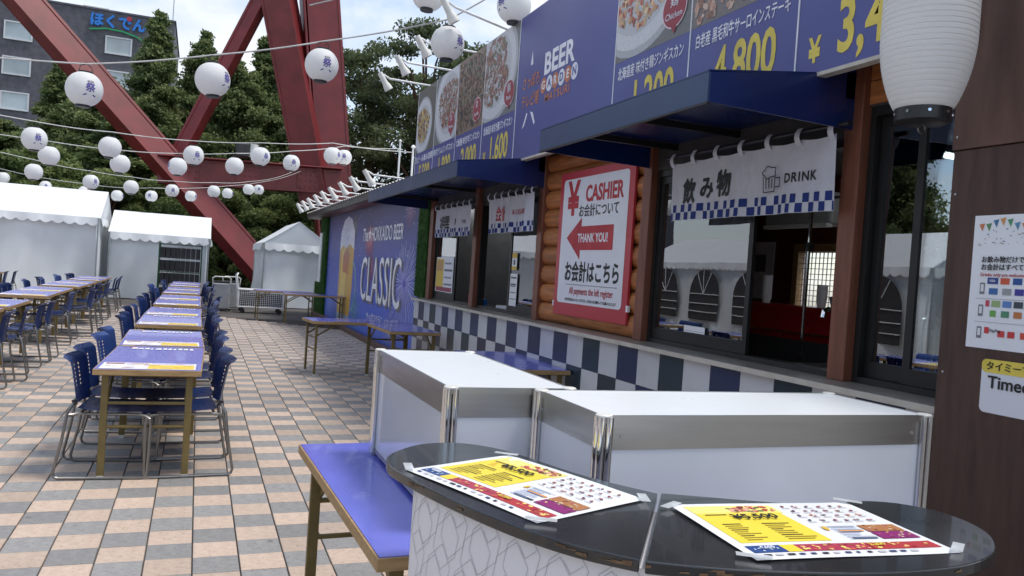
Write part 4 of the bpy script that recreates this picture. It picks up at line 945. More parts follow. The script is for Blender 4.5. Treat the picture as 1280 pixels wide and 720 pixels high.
# ================================================================ brown panel wall with its notices
bp_ = thing('brown_panel_wall', 'dark brown stained plywood wall beside the last window', 'wall', (2.86, 1.6, 0))
MB().box(2.835, 2.875, .75, 2.408, 0, 2.075).build('board', 'dark_wood', bp_, bevel=.002); MB().box(2.828, 2.872, .75, 2.412, 2.079, 3.4).build('board', 'dark_wood_light', bp_, bevel=.002)
for y, z in ((2.39, 2.13), (2.385, 1.9), (2.38, 1.18), (2.39, 2.8)): MB().lathe([(.005, 0), (.005, .003), (.001, .004)], 8).xf(Matrix.Translation((2.834 if z < 2.07 else 2.827, y, z)) @ Matrix.Rotation(-math.pi/2, 4, 'Y')).build('screw', 'pole_grey', bp_)
PX = 2.8325
po = thing('drinks_poster', 'white notice with bunting and payment marks on the brown panel', 'poster', (PX, 2.1, 1.29))
MB().box(PX, PX+.002, 1.915, 2.286, 1.294, 1.808).build('paper', 'paper', po)
pp = MB(); rq = random.Random(6)
def pr(y0, y1, z0, z1, c): pp.poly(pp.lift([(PX-.0012, y1, z0), (PX-.0012, y0, z0), (PX-.0012, y0, z1), (PX-.0012, y1, z1)], (-1, 0, 0), 1e-5), srgb(*c))
flag = [(206, 126, 84), (92, 140, 96), (70, 120, 160), (206, 150, 90), (84, 150, 110), (90, 140, 170), (200, 130, 80), (60, 90, 150), (210, 160, 90), (90, 150, 100), (70, 110, 160), (200, 120, 80)]
for k in range(12):
    y = 2.265-k*.029; z = 1.765+.028*abs(math.sin(k*.62-.3)); pp.poly([(PX-.0012, y, z), (PX-.0012, y-.024, z+.004), (PX-.0012, y-.015, z-.028)], srgb(*flag[k]))
for k in range(50): y, z, s = rq.uniform(1.93, 2.26), rq.uniform(1.69, 1.755), rq.uniform(.002, .004); pr(y-s, y+s, z-s*.6, z+s*.6, rq.choice([(150, 150, 160), (120, 140, 170), (190, 170, 140)]))
for zz in (1.485, 1.395): pr(1.93, 2.255, zz, zz+.002, (170, 170, 176))
for z in (1.525, 1.44, 1.355): pr(2.222, 2.242, z-.022, z+.022, (120, 120, 128)); pr(2.226, 2.238, z-.012, z+.016, (226, 228, 232))
logos = [(2.19, 1.555, (40, 70, 140), .022), (2.14, 1.555, (206, 90, 60), .018), (2.09, 1.555, (40, 80, 150), .018), (2.185, 1.515, (60, 110, 170), .018), (2.13, 1.515, (150, 156, 160), .018), (2.08, 1.515, (60, 60, 150), .018), (2.205, 1.468, (190, 70, 90), .008), (2.17, 1.468, (150, 176, 120), .018), (2.125, 1.468, (90, 130, 190), .018), (2.08, 1.468, (60, 70, 80), .018), (2.18, 1.43, (110, 170, 80), .012), (2.13, 1.43, (80, 140, 110), .016), (2.08, 1.43, (190, 120, 70), .016), (2.20, 1.365, (206, 60, 66), .01), (2.14, 1.355, (206, 70, 70), .014), (2.10, 1.355, (200, 60, 60), .014), (2.05, 1.355, (206, 80, 60), .014)]
for y, z, c, s in logos: pr(y-s, y+s, z-.012, z+.012, c)
tag(pp.build('print', 'print_ink', po), kind='stuff')
text('お飲み物だけでもご利用いただけます', .0265, 'ink_black', frame_wall(2.243, 1.635, PX-.004), po, align='LEFT', sx=.95, bold=.012)
text('お会計はすべてあと会計です', .0265, 'ink_black', frame_wall(2.243, 1.606, PX-.004), po, align='LEFT', sx=.95, bold=.012)
text('Drinks only are welcome', .019, 'ink_red', frame_wall(2.243, 1.578, PX-.004), po, align='LEFT', sx=.95)
text('VISA', .013, 'ink_white', frame_wall(2.19, 1.555, PX-.004), po, ext=0, bold=.01); text('PayPay', .016, 'ink_black', frame_wall(2.186, 1.365, PX-.004), po, align='LEFT')
sk = thing('yellow_banded_sticker', 'white sticker with a yellow band below the notice on brown panel', 'sticker', (PX, 2.05, 1.05))
MB().poly([(PX, y, z) for y, z in rrect(1.88, 2.208, 1.052, 1.255, .022)]).build('sheet', 'sign_white', sk)
MB().poly([(PX-.0012, y, z) for y, z in rrect(1.88, 2.208, 1.205, 1.256, .02)]).build('band', 'ink_yellow', sk)
text('タイミーで働ける', .036, 'ink_black', frame_wall(2.19, 1.229, PX-.003), sk, align='LEFT', bold=.01); text('Timee', .066, 'ink_black', frame_wall(2.178, 1.168, PX-.003), sk, align='LEFT', bold=.015)
# ================================================================ spotlights on arms
def spotlight(base, reach, rise, label):
    x, y, z = base; t = thing('spotlight', label, 'spotlight', base, group='white spotlights along the cabin roof')
    hx, hz = x-reach, z+rise
    MB().tube([(x+.05, y, z), (hx+.1, y, hz-.01), (hx+.02, y, hz+.03), (hx-.02, y, hz+.03)], .013, 6).build('arm', 'white_paint', t, smooth=True)
    d = Vector((.55, 0, -.83)).normalized(); h = Vector((hx-.04, y, hz+.05)); n = 12
    b = MB(); prof = [(.0, .001), (.034, 0), (.037, .10), (.04, .15), (.055, .20), (.060, .25), (.054, .252), (.046, .21)]
    b.lathe([(r, q) for q, r in [(p[1], p[0]) for p in prof]], n, cap=False)
    b.xf(Matrix.Translation(h) @ d.to_track_quat('Z', 'Y').to_matrix().to_4x4()); b.build('lamp_head', 'cream_metal', t, smooth=True)
    q = MB().lathe([(.001, .20), (.044, .201)], n, cap=False).xf(Matrix.Translation(h) @ d.to_track_quat('Z', 'Y').to_matrix().to_4x4()); q.build('lens', 'far_glass', t)
for k, y in enumerate((7.74, 8.72, 9.68, 10.66)):
    spotlight((2.80, y, 3.93), .66, .02+.12*(k == 0), f'white spotlight on an arm, {ordinal(k)} from the logo panel on the signboard top')
for k, y in enumerate((11.6, 12.75, 13.8, 14.95, 16.0, 17.0, 18.1, 19.1, 20.1)):
    spotlight((2.74, y, 2.74), .55, .02, f'white spotlight on an arm, {ordinal(k)} from the signboard along the mural roof')

# ================================================================ round paper lanterns on cords
def lantern_mesh():
    prof = []; n = 44
    for i in range(n+1):
        a = -1.18+2.36*i/n; r = .172*math.cos(a)**.92*(1 if i % 2 else .986); prof.append((r, .158*math.sin(a)/math.sin(1.18)))
    return prof
LP = lantern_mesh()
def lantern_proto():
    t = thing('paper_lantern', 'x', 'lantern', world=False)
    MB().lathe([(r, z-.25) for r, z in LP], 36, cap=False).build('shade', 'paper_lantern', t, smooth=True)
    MB().lathe([(.066, -.428), (.068, -.424), (.068, -.404), (.056, -.40)], 24).build('lower_ring', 'black_plastic', t, smooth=True)
    MB().lathe([(.056, -.1), (.068, -.097), (.068, -.076), (.062, -.074)], 24).build('upper_ring', 'black_plastic', t, smooth=True)
    MB().tube([(-.064, 0, -.078), (-.052, 0, -.025), (0, 0, 0), (.052, 0, -.025), (.064, 0, -.078)], .004, 6).build('wire_handle', 'black_plastic', t)
    # festival mark wrapped on two faces
    for a0 in (0,):
        for s, size, m, zz in (('祭', .092, 'purple_ink', -.255), ('BEER', .03, 'grey_ink', -.192)):
            me = text_mesh(s, size, m, Matrix(), ext=.0003, bold=.018, res=2)
            bm = bmesh.new(); bm.from_mesh(me)
            bmesh.ops.subdivide_edges(bm, edges=bm.edges[:], cuts=1); bmesh.ops.triangulate(bm, faces=bm.faces[:])
            for v in bm.verts:
                z = zz+v.co.y; zr = z+.25; f = max(0, min(1, abs(zr)/.158)); r = .172*math.cos(math.asin(min(1, f*math.sin(1.18))))**.92+.003+v.co.z
                a = a0-math.pi/2+v.co.x/.172; v.co = Vector((r*math.cos(a), r*math.sin(a), z))
            bm.to_mesh(me); bm.free(); o = bpy.data.objects.new('festival_mark', me); COL.objects.link(o); o.parent = t
        fm = MB()
        for sx in (-1, 1):
            q = []
            for dx, dz in ((.025, -.318), (.065, -.334), (.06, -.322), (.035, -.311)):
                zr = dz+.25; r = .172*math.cos(math.asin(min(1, abs(zr)/.158*math.sin(1.18))))**.92+.003; a = a0-math.pi/2+sx*dx/.172; q.append((r*math.cos(a), r*math.sin(a), dz))
            fm.poly(q if sx > 0 else q[::-1])
        fm.build('leaf_mark', 'purple_ink', t)
    return t
LANT = lantern_proto()
strings = [
    ('string crossing above the middle tables', [(-3.4, 9.5, 3.24), (-1.14, 9.05, 3.25), (.02, 8.8, 3.47), (1.09, 8.59, 3.74), (2.24, 7.94, 4.0), (2.77, 7.53, 4.36), (3.3, 7.2, 4.75)], [1, 2, 3, 4, 5]),
    ('highest string above the spotlights', [(1.0, 9.3, 4.3), (2.04, 8.03, 4.49), (2.9, 7.0, 4.8)], [1]),
    ('string ending at the white pole', [(-4.6, 12.6, 3.35), (-2.32, 13.51, 3.2), (-1.41, 14.56, 3.31), (-.17, 15.19, 3.40), (.97, 15.37, 3.53), (2.36, 16.26, 3.81), (4.3, 17.5, 4.0)], [1, 2, 3, 4, 5]),
    ('string just behind the white pole string', [(-4.8, 15.9, 3.35), (-2.52, 16.11, 3.22), (-1.4, 16.3, 3.22), (-.46, 16.61, 3.31), (.56, 16.58, 3.43), (1.71, 17.33, 3.70), (2.91, 18.24, 4.06), (4.4, 19.2, 4.3)], [1, 2, 3, 4, 5, 6]),
    ('string tied to the tower leg', [(-5.2, 17.6, 3.4), (-3.28, 19.28, 3.15), (-2.4, 20.83, 3.16), (-1.61, 21.62, 3.18), (-.74, 23.18, 3.30), (.31, 24.25, 3.46), (1.36, 26.45, 3.78), (3.3, 32.75, 4.9)], [1, 2, 3, 4, 5, 6]),
    ('farthest string above the tents', [(-8.0, 28.6, 3.9), (-5.6, 28.25, 3.56), (-4.4, 27.77, 3.38), (-3.29, 27.34, 3.30), (-2.38, 26.98, 3.25), (-1.4, 26.6, 3.31), (-.31, 27.1, 3.45), (.78, 27.67, 3.68), (1.77, 28.36, 3.95), (3.6, 32.75, 4.95)], [1, 2, 3, 4, 5, 6, 7, 8]),
]
rl = random.Random(12); first = True
for sname, pts, idx in strings:
    P = [Vector(p) for p in pts]; path = []
    for a, b in zip(P, P[1:]):
        for k in range(6): t_ = k/6; q = a.lerp(b, t_); q.z -= .05*(b-a).length/2*math.sin(math.pi*t_)*.5; path.append(q)
    path.append(P[-1])
    o = MB().tube(path, .0085, 5).build('lantern_cord', 'cord', None); tag(o, f'thin grey cord of the {sname}', 'cord', 'lantern cords')
    for n_, i in enumerate(idx):
        x, y, z = pts[i]; lab = f'round white lantern, {ordinal(len(idx)-1-n_)} from the cabin on the {sname}' if len(idx) > 1 else f'round white paper lantern alone on the {sname}'
        rz = {0: {1: .45, 2: .95, 3: .2, 4: .55, 5: -1.2}}.get(strings.index((sname, pts, idx)), {}).get(i, rl.uniform(0, 6.28))
        if first: first = False; LANT.location = (x, y, z); LANT.rotation_euler = (0, 0, rz); tag(LANT, lab, group='round paper lanterns'); l_ = LANT
        else: l_ = dup(LANT, (x, y, z), rz, lab, 'round paper lanterns')
        l_.rotation_euler = (rl.uniform(-.06, .06), rl.uniform(-.06, .06), rz)

# big ribbed lantern beside the brown panel
bl = thing('long_paper_lantern', 'large ribbed white paper lantern with black base beside the brown panel', 'lantern', (2.475, 2.25, 2.1))
prof = []
for i in range(241):
    f = i/240; zz = 2.168+.95*f; e = min(f, 1-f)/.28; r = .098+.066*math.sin(min(1, e)*math.pi/2)**.75; prof.append((r*(.978 if i % 5 == 0 else 1), zz))
MB().lathe(prof, 48, (2.475, 2.25, 0), cap=False).build('shade', 'paper_lantern', bl, smooth=True)
MB().lathe([(.086, 2.118), (.096, 2.124), (.098, 2.172), (.092, 2.176)], 36, (2.475, 2.25, 0)).build('lower_ring', 'black_plastic', bl, smooth=True)
MB().lathe([(.092, 3.112), (.098, 3.115), (.096, 3.16), (.086, 3.165)], 36, (2.475, 2.25, 0)).build('upper_ring', 'black_plastic', bl, smooth=True)
MB().tube([(2.475+.018*math.cos(a), 2.25, 2.10+.018*math.sin(a)) for a in [k*math.pi/6 for k in range(12)]], .003, 6, closed=True).build('hook_ring', 'steel', bl)
MB().tube([(2.475, 2.25, 3.16), (2.475, 2.25, 3.5), (2.86, 2.25, 3.52)], .01, 6).build('hanger', 'black_plastic', bl)
for k in range(5): a = 2.6+k*.75; MB().lathe([(.006, 0), (.006, .004)], 8).xf(Matrix.Translation((2.475+.098*math.cos(a), 2.25+.098*math.sin(a), 2.15)) @ Matrix.Rotation(a, 4, 'Z') @ Matrix.Rotation(math.pi/2, 4, 'Y')).build('rivet', 'chrome', bl)

# ================================================================ tents
def tent(name, label, x0, x1, y0, y1, ze, zr, ridge='x', seed=0, arch=False, open_face=None):
    t = thing(name, label, 'tent', ((x0+x1)/2, (y0+y1)/2, 0), group='white tents'); rnd = random.Random(seed); ph = [rnd.uniform(0, 6) for _ in range(8)]
    def fold(s, v, L): 
        f = 1-v; return (.07*math.sin(s*2.3+ph[0])+.06*math.sin(s*5.1+ph[1]+f*2.5)+.02*math.sin(s*11+ph[2]+5*f)+.022*abs(math.sin(s*3.7+ph[6]-2.2*f))+.06*math.sin(s*1.1-f*3+ph[3])*f)*(.2+.8*f)
    def wall(p0, p1, n):
        p0, p1 = Vector(p0), Vector(p1); L = (p1-p0).length; n = Vector(n)
        MB().grid(lambda u, v: tuple(p0.lerp(p1, u)+Vector((0, 0, .02+(ze-.02)*v))+n*(fold(u*L, v, L)-.05)), max(12, int(L*14)), 18).build('wall', 'tent_cloth', t, smooth=True)
    def valance(p0, p1, n):
        p0, p1 = Vector(p0), Vector(p1); L = (p1-p0).length; n = Vector(n); k = max(4, int(L/.26)); per = 8
        def fn(u, v):
            s = u*k; b = ze-.15-.07*abs(math.sin(math.pi*s)); return tuple(p0.lerp(p1, u)+n*(.06+.02*math.sin(s*2+ph[4])*(1-v)+.03*(1-v))+Vector((0, 0, b+(ze+.01-b)*v)))
        MB().grid(fn, k*per, 2).build('valance', 'white_pvc', t, smooth=True)
    for a, b, n in (((x0, y0, 0), (x1, y0, 0), (0, -1, 0)), ((x1, y0, 0), (x1, y1, 0), (1, 0, 0)), ((x1, y1, 0), (x0, y1, 0), (0, 1, 0)), ((x0, y1, 0), (x0, y0, 0), (-1, 0, 0))): wall(a, b, n); valance(a, b, n)
    e = .05; X0, X1, Y0, Y1 = x0-e, x1+e, y0-e, y1+e
    def slope(a, b, c, d):
        a, b, c, d = map(Vector, (a, b, c, d))
        def fn(u, v): p = a.lerp(b, u).lerp(d.lerp(c, u), v); p.z += -.05*math.sin(math.pi*v)*(.4+.6*math.sin(math.pi*u))+.012*math.sin(u*17+ph[5])*math.sin(math.pi*v); return tuple(p)
        MB().grid(fn, 20, 8).build('roof', 'white_pvc', t, smooth=True)
    if ridge == 'x':
        yc = (y0+y1)/2; slope((X0, Y0, ze), (X1, Y0, ze), (X1, yc, zr), (X0, yc, zr)); slope((X1, Y1, ze), (X0, Y1, ze), (X0, yc, zr), (X1, yc, zr))
        for x in (X0+.02, X1-.02): MB().poly([(x, Y0, ze), (x, Y1, ze), (x, yc, zr-.01)]).build('gable', 'tent_cloth', t)
    else:
        xc = (x0+x1)/2; slope((X0, Y1, ze), (X0, Y0, ze), (xc, Y0, zr), (xc, Y1, zr)); slope((X1, Y0, ze), (X1, Y1, ze), (xc, Y1, zr), (xc, Y0, zr))
        for y in (Y0+.02, Y1-.02): MB().poly([(X0, y, ze), (X1, y, ze), (xc, y, zr-.01)]).build('gable', 'tent_cloth', t)
    for x in (x0, x1):
        for y in (y0, y1): MB().tube([(x+(.07 if x == x1 else -.07)*0, y-.06 if y == y0 else y+.06, 0), (x, y-.06 if y == y0 else y+.06, ze)], .021, 8).build('pole', 'pole_grey', t, smooth=True)
    if arch:   # clear arched windows with glazing bars in the wall facing the cabin
        for yc in arch:
            X_ = x1+.09; w_ = .75; zs, zb = 1.25, .45
            pts = [(X_, yc-w_, zb), (X_, yc-w_, zs)]+[(X_, yc+w_*math.cos(R(180-a)), zs+w_*math.sin(R(a))) for a in range(15, 180, 15)]+[(X_, yc+w_, zs), (X_, yc+w_, zb)]
            MB().poly(pts).build('arched_window', 'interior_dark', t)
            g = MB()
            for z in (.7, .95, 1.25): g.box(X_+.01, X_+.025, yc-w_, yc+w_, z-.012, z+.012)
            for a in (60, 90, 120): g.beam((X_+.02, yc, 1.25), (X_+.02, yc+w_*math.cos(R(a)), 1.25+w_*math.sin(R(a))), .02, .012, (1, 0, 0))
            g.build('glazing_bars', 'white_paint', t)
    return t
tent('large_tent', 'large white tent with scalloped eaves behind the side table row', -7.2, -2.55, 24.3, 27.4, 2.2, 3.02, 'x', 1)
tent('small_tent', 'smaller white tent with scalloped eaves behind the black rack', -2.34, .27, 25.2, 27.9, 1.88, 2.55, 'x', 2)
tent('gabled_tent', 'white tent showing its gable beside the end of the cabin', 1.76, 3.66, 24.2, 28.2, 1.87, 2.56, 'y', 3)
# tents and trees across the square, mirrored in the cabin windows
tent('long_tent', 'white tent with arched windows across the square from the drink window', -11.5, -8.2, 4.0, 12.0, 2.2, 3.1, 'y', 4, arch=[5.2, 7.2, 9.2, 11.0])
tent('long_tent', 'white tent with arched windows across the square from the brown panel', -11.5, -8.2, -6.0, 3.4, 2.2, 3.1, 'y', 5, arch=[-4.5, -2.5, -.4, 1.6])
tent('long_tent', 'white tent with arched windows across the square from the cashier window', -11.5, -8.2, 12.6, 24.6, 2.2, 3.1, 'y', 6, arch=[14.0, 16.2, 18.4, 20.6, 22.8])

# ================================================================ carts, bins and rack by the tents
ct_ = thing('mesh_cart', 'low white framed wire mesh cart before the gabled tent', 'cart', (1.55, 21.7, 0))
fm = MB(); x0, x1, y0, y1 = 1.0, 2.15, 21.45, 22.0
for x in (x0, x1):
    for y in (y0, y1): fm.tube([(x, y, .14), (x, y, .60)], .018, 6)
for z in (.16, .60):
    fm.tube([(x0, y0, z), (x1, y0, z), (x1, y1, z), (x0, y1, z)], .018, 6, closed=True)
fm.build('frame', 'white_paint', ct_, smooth=True)
ms_ = MB()
for k in range(24): ms_.box(x0+.02+k*.048, x0+.028+k*.048, y0-.004, y0+.004, .17, .59)
for k in range(9): ms_.box(x0+.01, x1-.01, y0-.009, y0-.004, .19+k*.048, .197+k*.048)
ms_.build('mesh_panel', 'white_paint', ct_)
MB().box(x0+.06, x1-.06, y0+.06, y1-.05, .17, .52).build('load', 'mesh_black', ct_, bevel=.03)
MB().tube([(x0-.01, y1, .6), (x0-.06, y1+.02, .95), (x0-.02, y1-.1, 1.0), (x0-.02, y0+.1, 1.0), (x0-.06, y0, .95), (x0-.01, y0, .6)], .018, 6).build('push_handle', 'white_paint', ct_, smooth=True)
for x in (x0+.12, x1-.12):
    for y in (y0+.05, y1-.05): MB().tube([(x, y-.02, .06), (x, y+.02, .06)], .06, 12).build('wheel', 'black_plastic', ct_)
def rbin(x, y, label):
    t = thing('wheeled_bin', label, 'bin', (x, y, 0), group='grey wheeled bins')
    MB().prism([(x-.22, y-.2, .05), (x+.22, y-.2, .05), (x+.22, y+.25, .05), (x-.22, y+.25, .05)], (0, 0, .66)).build('body', 'bin_grey', t, bevel=.03)
    MB().tube([(x-.21, y-.19, .70), (x-.22, y-.22, .84), (x-.16, y-.24, .88), (x+.16, y-.24, .88), (x+.22, y-.22, .84), (x+.21, y-.19, .70)], .018, 6).build('handle', 'cream_metal', t, smooth=True)
    MB().box(x-.19, x+.19, y-.17, y+.22, .711, .76).build('contents', 'mesh_black', t)
    for s in (-1, 1): MB().tube([(x+s*.2, y-.16, .045), (x+s*.24, y-.16, .045)], .045, 10).build('wheel', 'black_plastic', t)
rbin(.60, 22.05, 'grey wheeled bin beside the black rack and small tent'); rbin(.86, 22.6, 'grey wheeled bin tucked behind the wire mesh cart end')
rk_ = thing('crate_rack', 'tall green framed rack filled with black crates before the small tent', 'rack', (-.45, 24.4, 0))
for x in (-1.0, .09):
    for y in (24.15, 24.65): MB().box(x-.018, x+.018, y-.018, y+.018, 0, 1.66).build('post', 'green_plastic', rk_)
for z in (.5, .86, 1.22, 1.62): MB().box(-.98, .07, 24.15, 24.18, z, z+.025).build('rail', 'green_plastic' if z != 1.22 else 'pole_grey', rk_)
for j, z in enumerate((.12, .53, .89, 1.25)):
    for k in range(8): MB().box(-.97+k*.13, -.85+k*.13, 24.2, 24.6, z, z+.30+.0).build('crate', 'mesh_black', rk_, bevel=.012)
# white poles rising behind the cabin
for k, (x, y, h) in enumerate(((5.6, 24.5, 5.3), (4.3, 17.5, 4.1), (7.4, 27.0, 6.0))):
    t = thing('white_pole', ['tall white pole behind the mural roof', 'white pole rising through the mural roof edge', 'white pole near the pine behind the signboard'][k], 'pole', (x, y, 0))
    MB().tube([(x, y, 0), (x, y, h)], .03 if k != 1 else .022, 10).build('shaft', 'white_paint', t, smooth=True); MB().lathe([(.05, h), (.05, h+.03), (.02, h+.06)], 10, (x, y, 0)).build('cap', 'white_paint', t)

# ================================================================ red lattice tower
tw = thing('steel_tower', 'dark red steel lattice tower legs rising behind the tents', 'tower', (1, 33.5, 0))
def member(name, p0, p1, w_, h_, roll, ribs=True):
    p0, p1 = Vector(p0), Vector(p1); d = (p1-p0).normalized(); up = Matrix.Rotation(roll, 4, d) @ Vector((0, -1, 0))
    o = MB().beam(p0, p1, w_, h_, up).build(name, 'red_steel', tw, bevel=.03)
    if ribs and w_ > .4:     # raised edge plates along the box section
        a_ = d.cross(up).normalized(); b_ = a_.cross(d)
        for s in (-1, 1): e_ = a_*(s*(w_/2-.05))+b_*(h_/2+.012); MB().beam(p0+e_, p1+e_, .10, .03, up).build('edge_plate', 'red_steel', tw); e2 = a_*(s*(w_/2-.05))-b_*(h_/2+.012); MB().beam(p0+e2, p1+e2, .10, .03, up).build('edge_plate', 'red_steel', tw)
    return o
member('diagonal_beam', (-13.0, 33.0, 17.0), (3.6, 33.0, -.4), .98, .62, R(-30))
member('brace_beam', (2.55, 33.6, 13.6), (-1.15, 33.6, 4.5), .52, .5, R(25))
member('inclined_leg', (1.75, 33.4, 14.2), (4.4, 33.4, 3.8), 1.15, .9, R(28))
member('main_leg', (3.45, 33.9, 16.5), (5.6, 33.9, -.2), 1.35, 1.2, R(-6))
member('main_leg_flange', (3.45-.74, 33.5, 16.5), (5.6-.74, 33.5, -.2), .10, .9, R(0))
member('cross_beam', (-1.6, 33.3, 4.45), (5.2, 33.3, 4.68), .95, .8, R(0))
member('cross_beam_flange', (-1.6, 33.1, 4.97), (5.2, 33.1, 5.2), .06, 1.1, R(0))
member('gusset', (-1.0, 32.7, 4.9), (-.2, 32.7, 5.0), .5, .06, 0)
for k_, (x, z, y) in enumerate(((3.9, 4.6, 32.86), (-.55, 4.5, 32.86), (1.6, 4.55, 32.86))):
    MB().box(x-.42, x+.42, y, y+.035, z-.34, z+.34).build('splice_plate', 'red_steel', tw, bevel=.01)
    bo2 = MB()
    for i_ in range(4):
        for j_ in range(3): q_ = MB().lathe([(.035, 0), (.03, .03), (.01, .035)], 6).xf(Matrix.Translation((x-.3+i_*.2, y-.002, z-.24+j_*.24)) @ Matrix.Rotation(math.pi/2, 4, 'X')); bo2.add(q_.v, q_.f)
    tag(bo2.build('bolts', 'red_steel', tw), kind='stuff')
t = thing('floodlight', 'small dark floodlight clamped on the tower cross beam', 'floodlight', (1.45, 32.6, 5.2))
MB().box(1.1, 1.6, 32.5, 32.9, 5.22, 5.75).build('housing', 'black_plastic', t, bevel=.05); MB().tube([(1.75, 32.6, 5.25), (1.78, 32.6, 5.75)], .16, 10).build('bracket', 'cream_metal', t)

# ================================================================ office building
bd = thing('office_building', 'dark grey brick office block with white framed windows and blue sign', 'building', (-20, 92, 0))
MB().box(-48, -3.35, 85, 100, 0, 23.45).build('wall', 'brick_dark', bd); MB().box(-48.1, -3.25, 84.9, 100.1, 23.45, 23.62).build('coping', 'brick_dark', bd)
MB().box(-11.4, -9.2, 86, 88, 23.62, 24.0).build('roof_hatch', 'cream_metal', bd); MB().tube([(-3.6, 86, 23.5), (-3.6, 86, 26.2)], .05, 6).build('antenna', 'pole_grey', bd)
for xc in (-40.9, -32.7, -24.5, -16.3, -8.1):
    for k in range(7):
        zc = 20.38-3.17*k; a, b, c, d = xc-1.14, xc+1.14, zc-.83, zc+.83
        f = MB()
        for q in ((a, b, c, c+.12), (a, b, d-.12, d), (a, a+.12, c+.12, d-.12), (b-.12, b, c+.12, d-.12)): f.box(q[0], q[1], 84.86, 85.02, q[2], q[3])
        fo = f.build('window', 'win_frame', bd); MB().box(a+.12, b-.12, 84.95, 84.99, c+.12, d-.12).build('pane', 'far_glass', fo)
text('ほくでん', 1.30, 'ink_blue', frame_front(-8.25, 22.45, 84.8), bd, bold=.05, ext=.08, sx=.92)
sw = MB(); pts = [(-10.6, 21.55), (-9.2, 21.82), (-7.8, 21.75), (-6.6, 21.45), (-6.0, 21.12)]
for (xa, za_), (xb, zb_) in zip(pts, pts[1:]): sw.beam((xa, 84.8, za_), (xb, 84.8, zb_), .14, .1, (0, 1, 0))
sw.build('swoosh', 'ink_green', bd); MB().lathe([(.01, 0), (.22, 0), (.22, .1), (.01, .1)], 14).xf(Matrix.Translation((-7.3, 84.75, 23.0)) @ Matrix.Rotation(math.pi/2, 4, 'X')).build('sign_dot', 'ink_red', bd)
sl = thing('street_lamp', 'thin dark street lamp in front of the office block', 'street lamp', (-5.3, 70, 0))
MB().tube([(-5.0, 70, 0), (-5.0, 70, 17.3)], .09, 8).build('post', 'frame_dark', sl); MB().beam((-5.0, 70, 17.3), (-4.3, 70, 16.7), .15, .3).build('lamp_head', 'cream_metal', sl)

# ================================================================ trees
def leaf_mesh(name, C, size, m, elong=1.6, up=.3):
    """thousands of small leaf faces at points C"""
    n = len(C); d = rng.normal(size=(n, 3)); d[:, 2] += up; d /= np.linalg.norm(d, axis=1)[:, None]
    e = rng.normal(size=(n, 3)); e -= d*(e*d).sum(1)[:, None]; e /= np.linalg.norm(e, axis=1)[:, None]
    s = (size*rng.uniform(.55, 1.3, n))[:, None]; b = np.cross(d, e)
    q = np.stack([C-e*s*elong*.5, C+b*s*.42+e*s*.05, C+e*s*elong*.5, C-b*s*.42-e*s*.05], 1).reshape(-1, 3)
    me = bpy.data.meshes.new(name); me.vertices.add(4*n); me.vertices.foreach_set('co', q.astype(np.float32).ravel())
    me.loops.add(4*n); me.loops.foreach_set('vertex_index', np.arange(4*n, dtype=np.int32)); me.polygons.add(n)
    me.polygons.foreach_set('loop_start', np.arange(0, 4*n, 4, dtype=np.int32)); me.polygons.foreach_set('loop_total', np.full(n, 4, np.int32))
    a = me.attributes.new('rnd', 'FLOAT', 'FACE'); return me, a
def finish(me, a, vals, m):
    a.data.foreach_set('value', np.clip(vals, 0, 1).astype(np.float32)); me.materials.append(M[m]); me.update(); me.validate(); return me
def conifer_meshes(h, rad, nb, nl, seed, m='leaf_conifer', size=.2, low=.06, power=.75):
    r_ = np.random.default_rng(seed); P = []; V = []; tr = MB(); tr.tube([(0, 0, 0), (.05, 0, h*.5), (0, .04, h)], [h*.022, h*.014, .02], 8)
    for i in range(nb):
        f = low+(1-low)*(i+r_.random())/nb; a = r_.uniform(0, 2*math.pi); L = rad*((1-f)**power)*r_.uniform(.62, 1.08)+.12; z0 = f*h; tilt = r_.uniform(-.05, .35)+.25*f
        tip = np.array([math.cos(a)*L, math.sin(a)*L, z0+L*tilt]); base = np.array([0, 0, z0])
        if i % 3 == 0: tr.tube([tuple(base), tuple(base+(tip-base)*.5-np.array([0, 0, .03*L])), tuple(tip)], [.05, .03, .01], 4)
        k = max(12, int(nl/nb*(.25+1.5*L/rad))); tt = r_.random(k)**.6; br = r_.normal(0, .3)
        wdt = .10+.20*L*(1-.6*tt); off = r_.normal(size=(k, 3))*wdt[:, None]*np.array([.8, .8, .55])
        p = base+(tip-base)*tt[:, None]+off; p[:, 2] -= .12*L*tt**2
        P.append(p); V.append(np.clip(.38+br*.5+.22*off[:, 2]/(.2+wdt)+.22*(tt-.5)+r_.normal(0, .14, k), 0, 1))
    C = np.concatenate(P); me, a_ = leaf_mesh('crown', C, size, m); return finish(me, a_, np.concatenate(V), m), tr.mesh('trunk', 'bark', True)
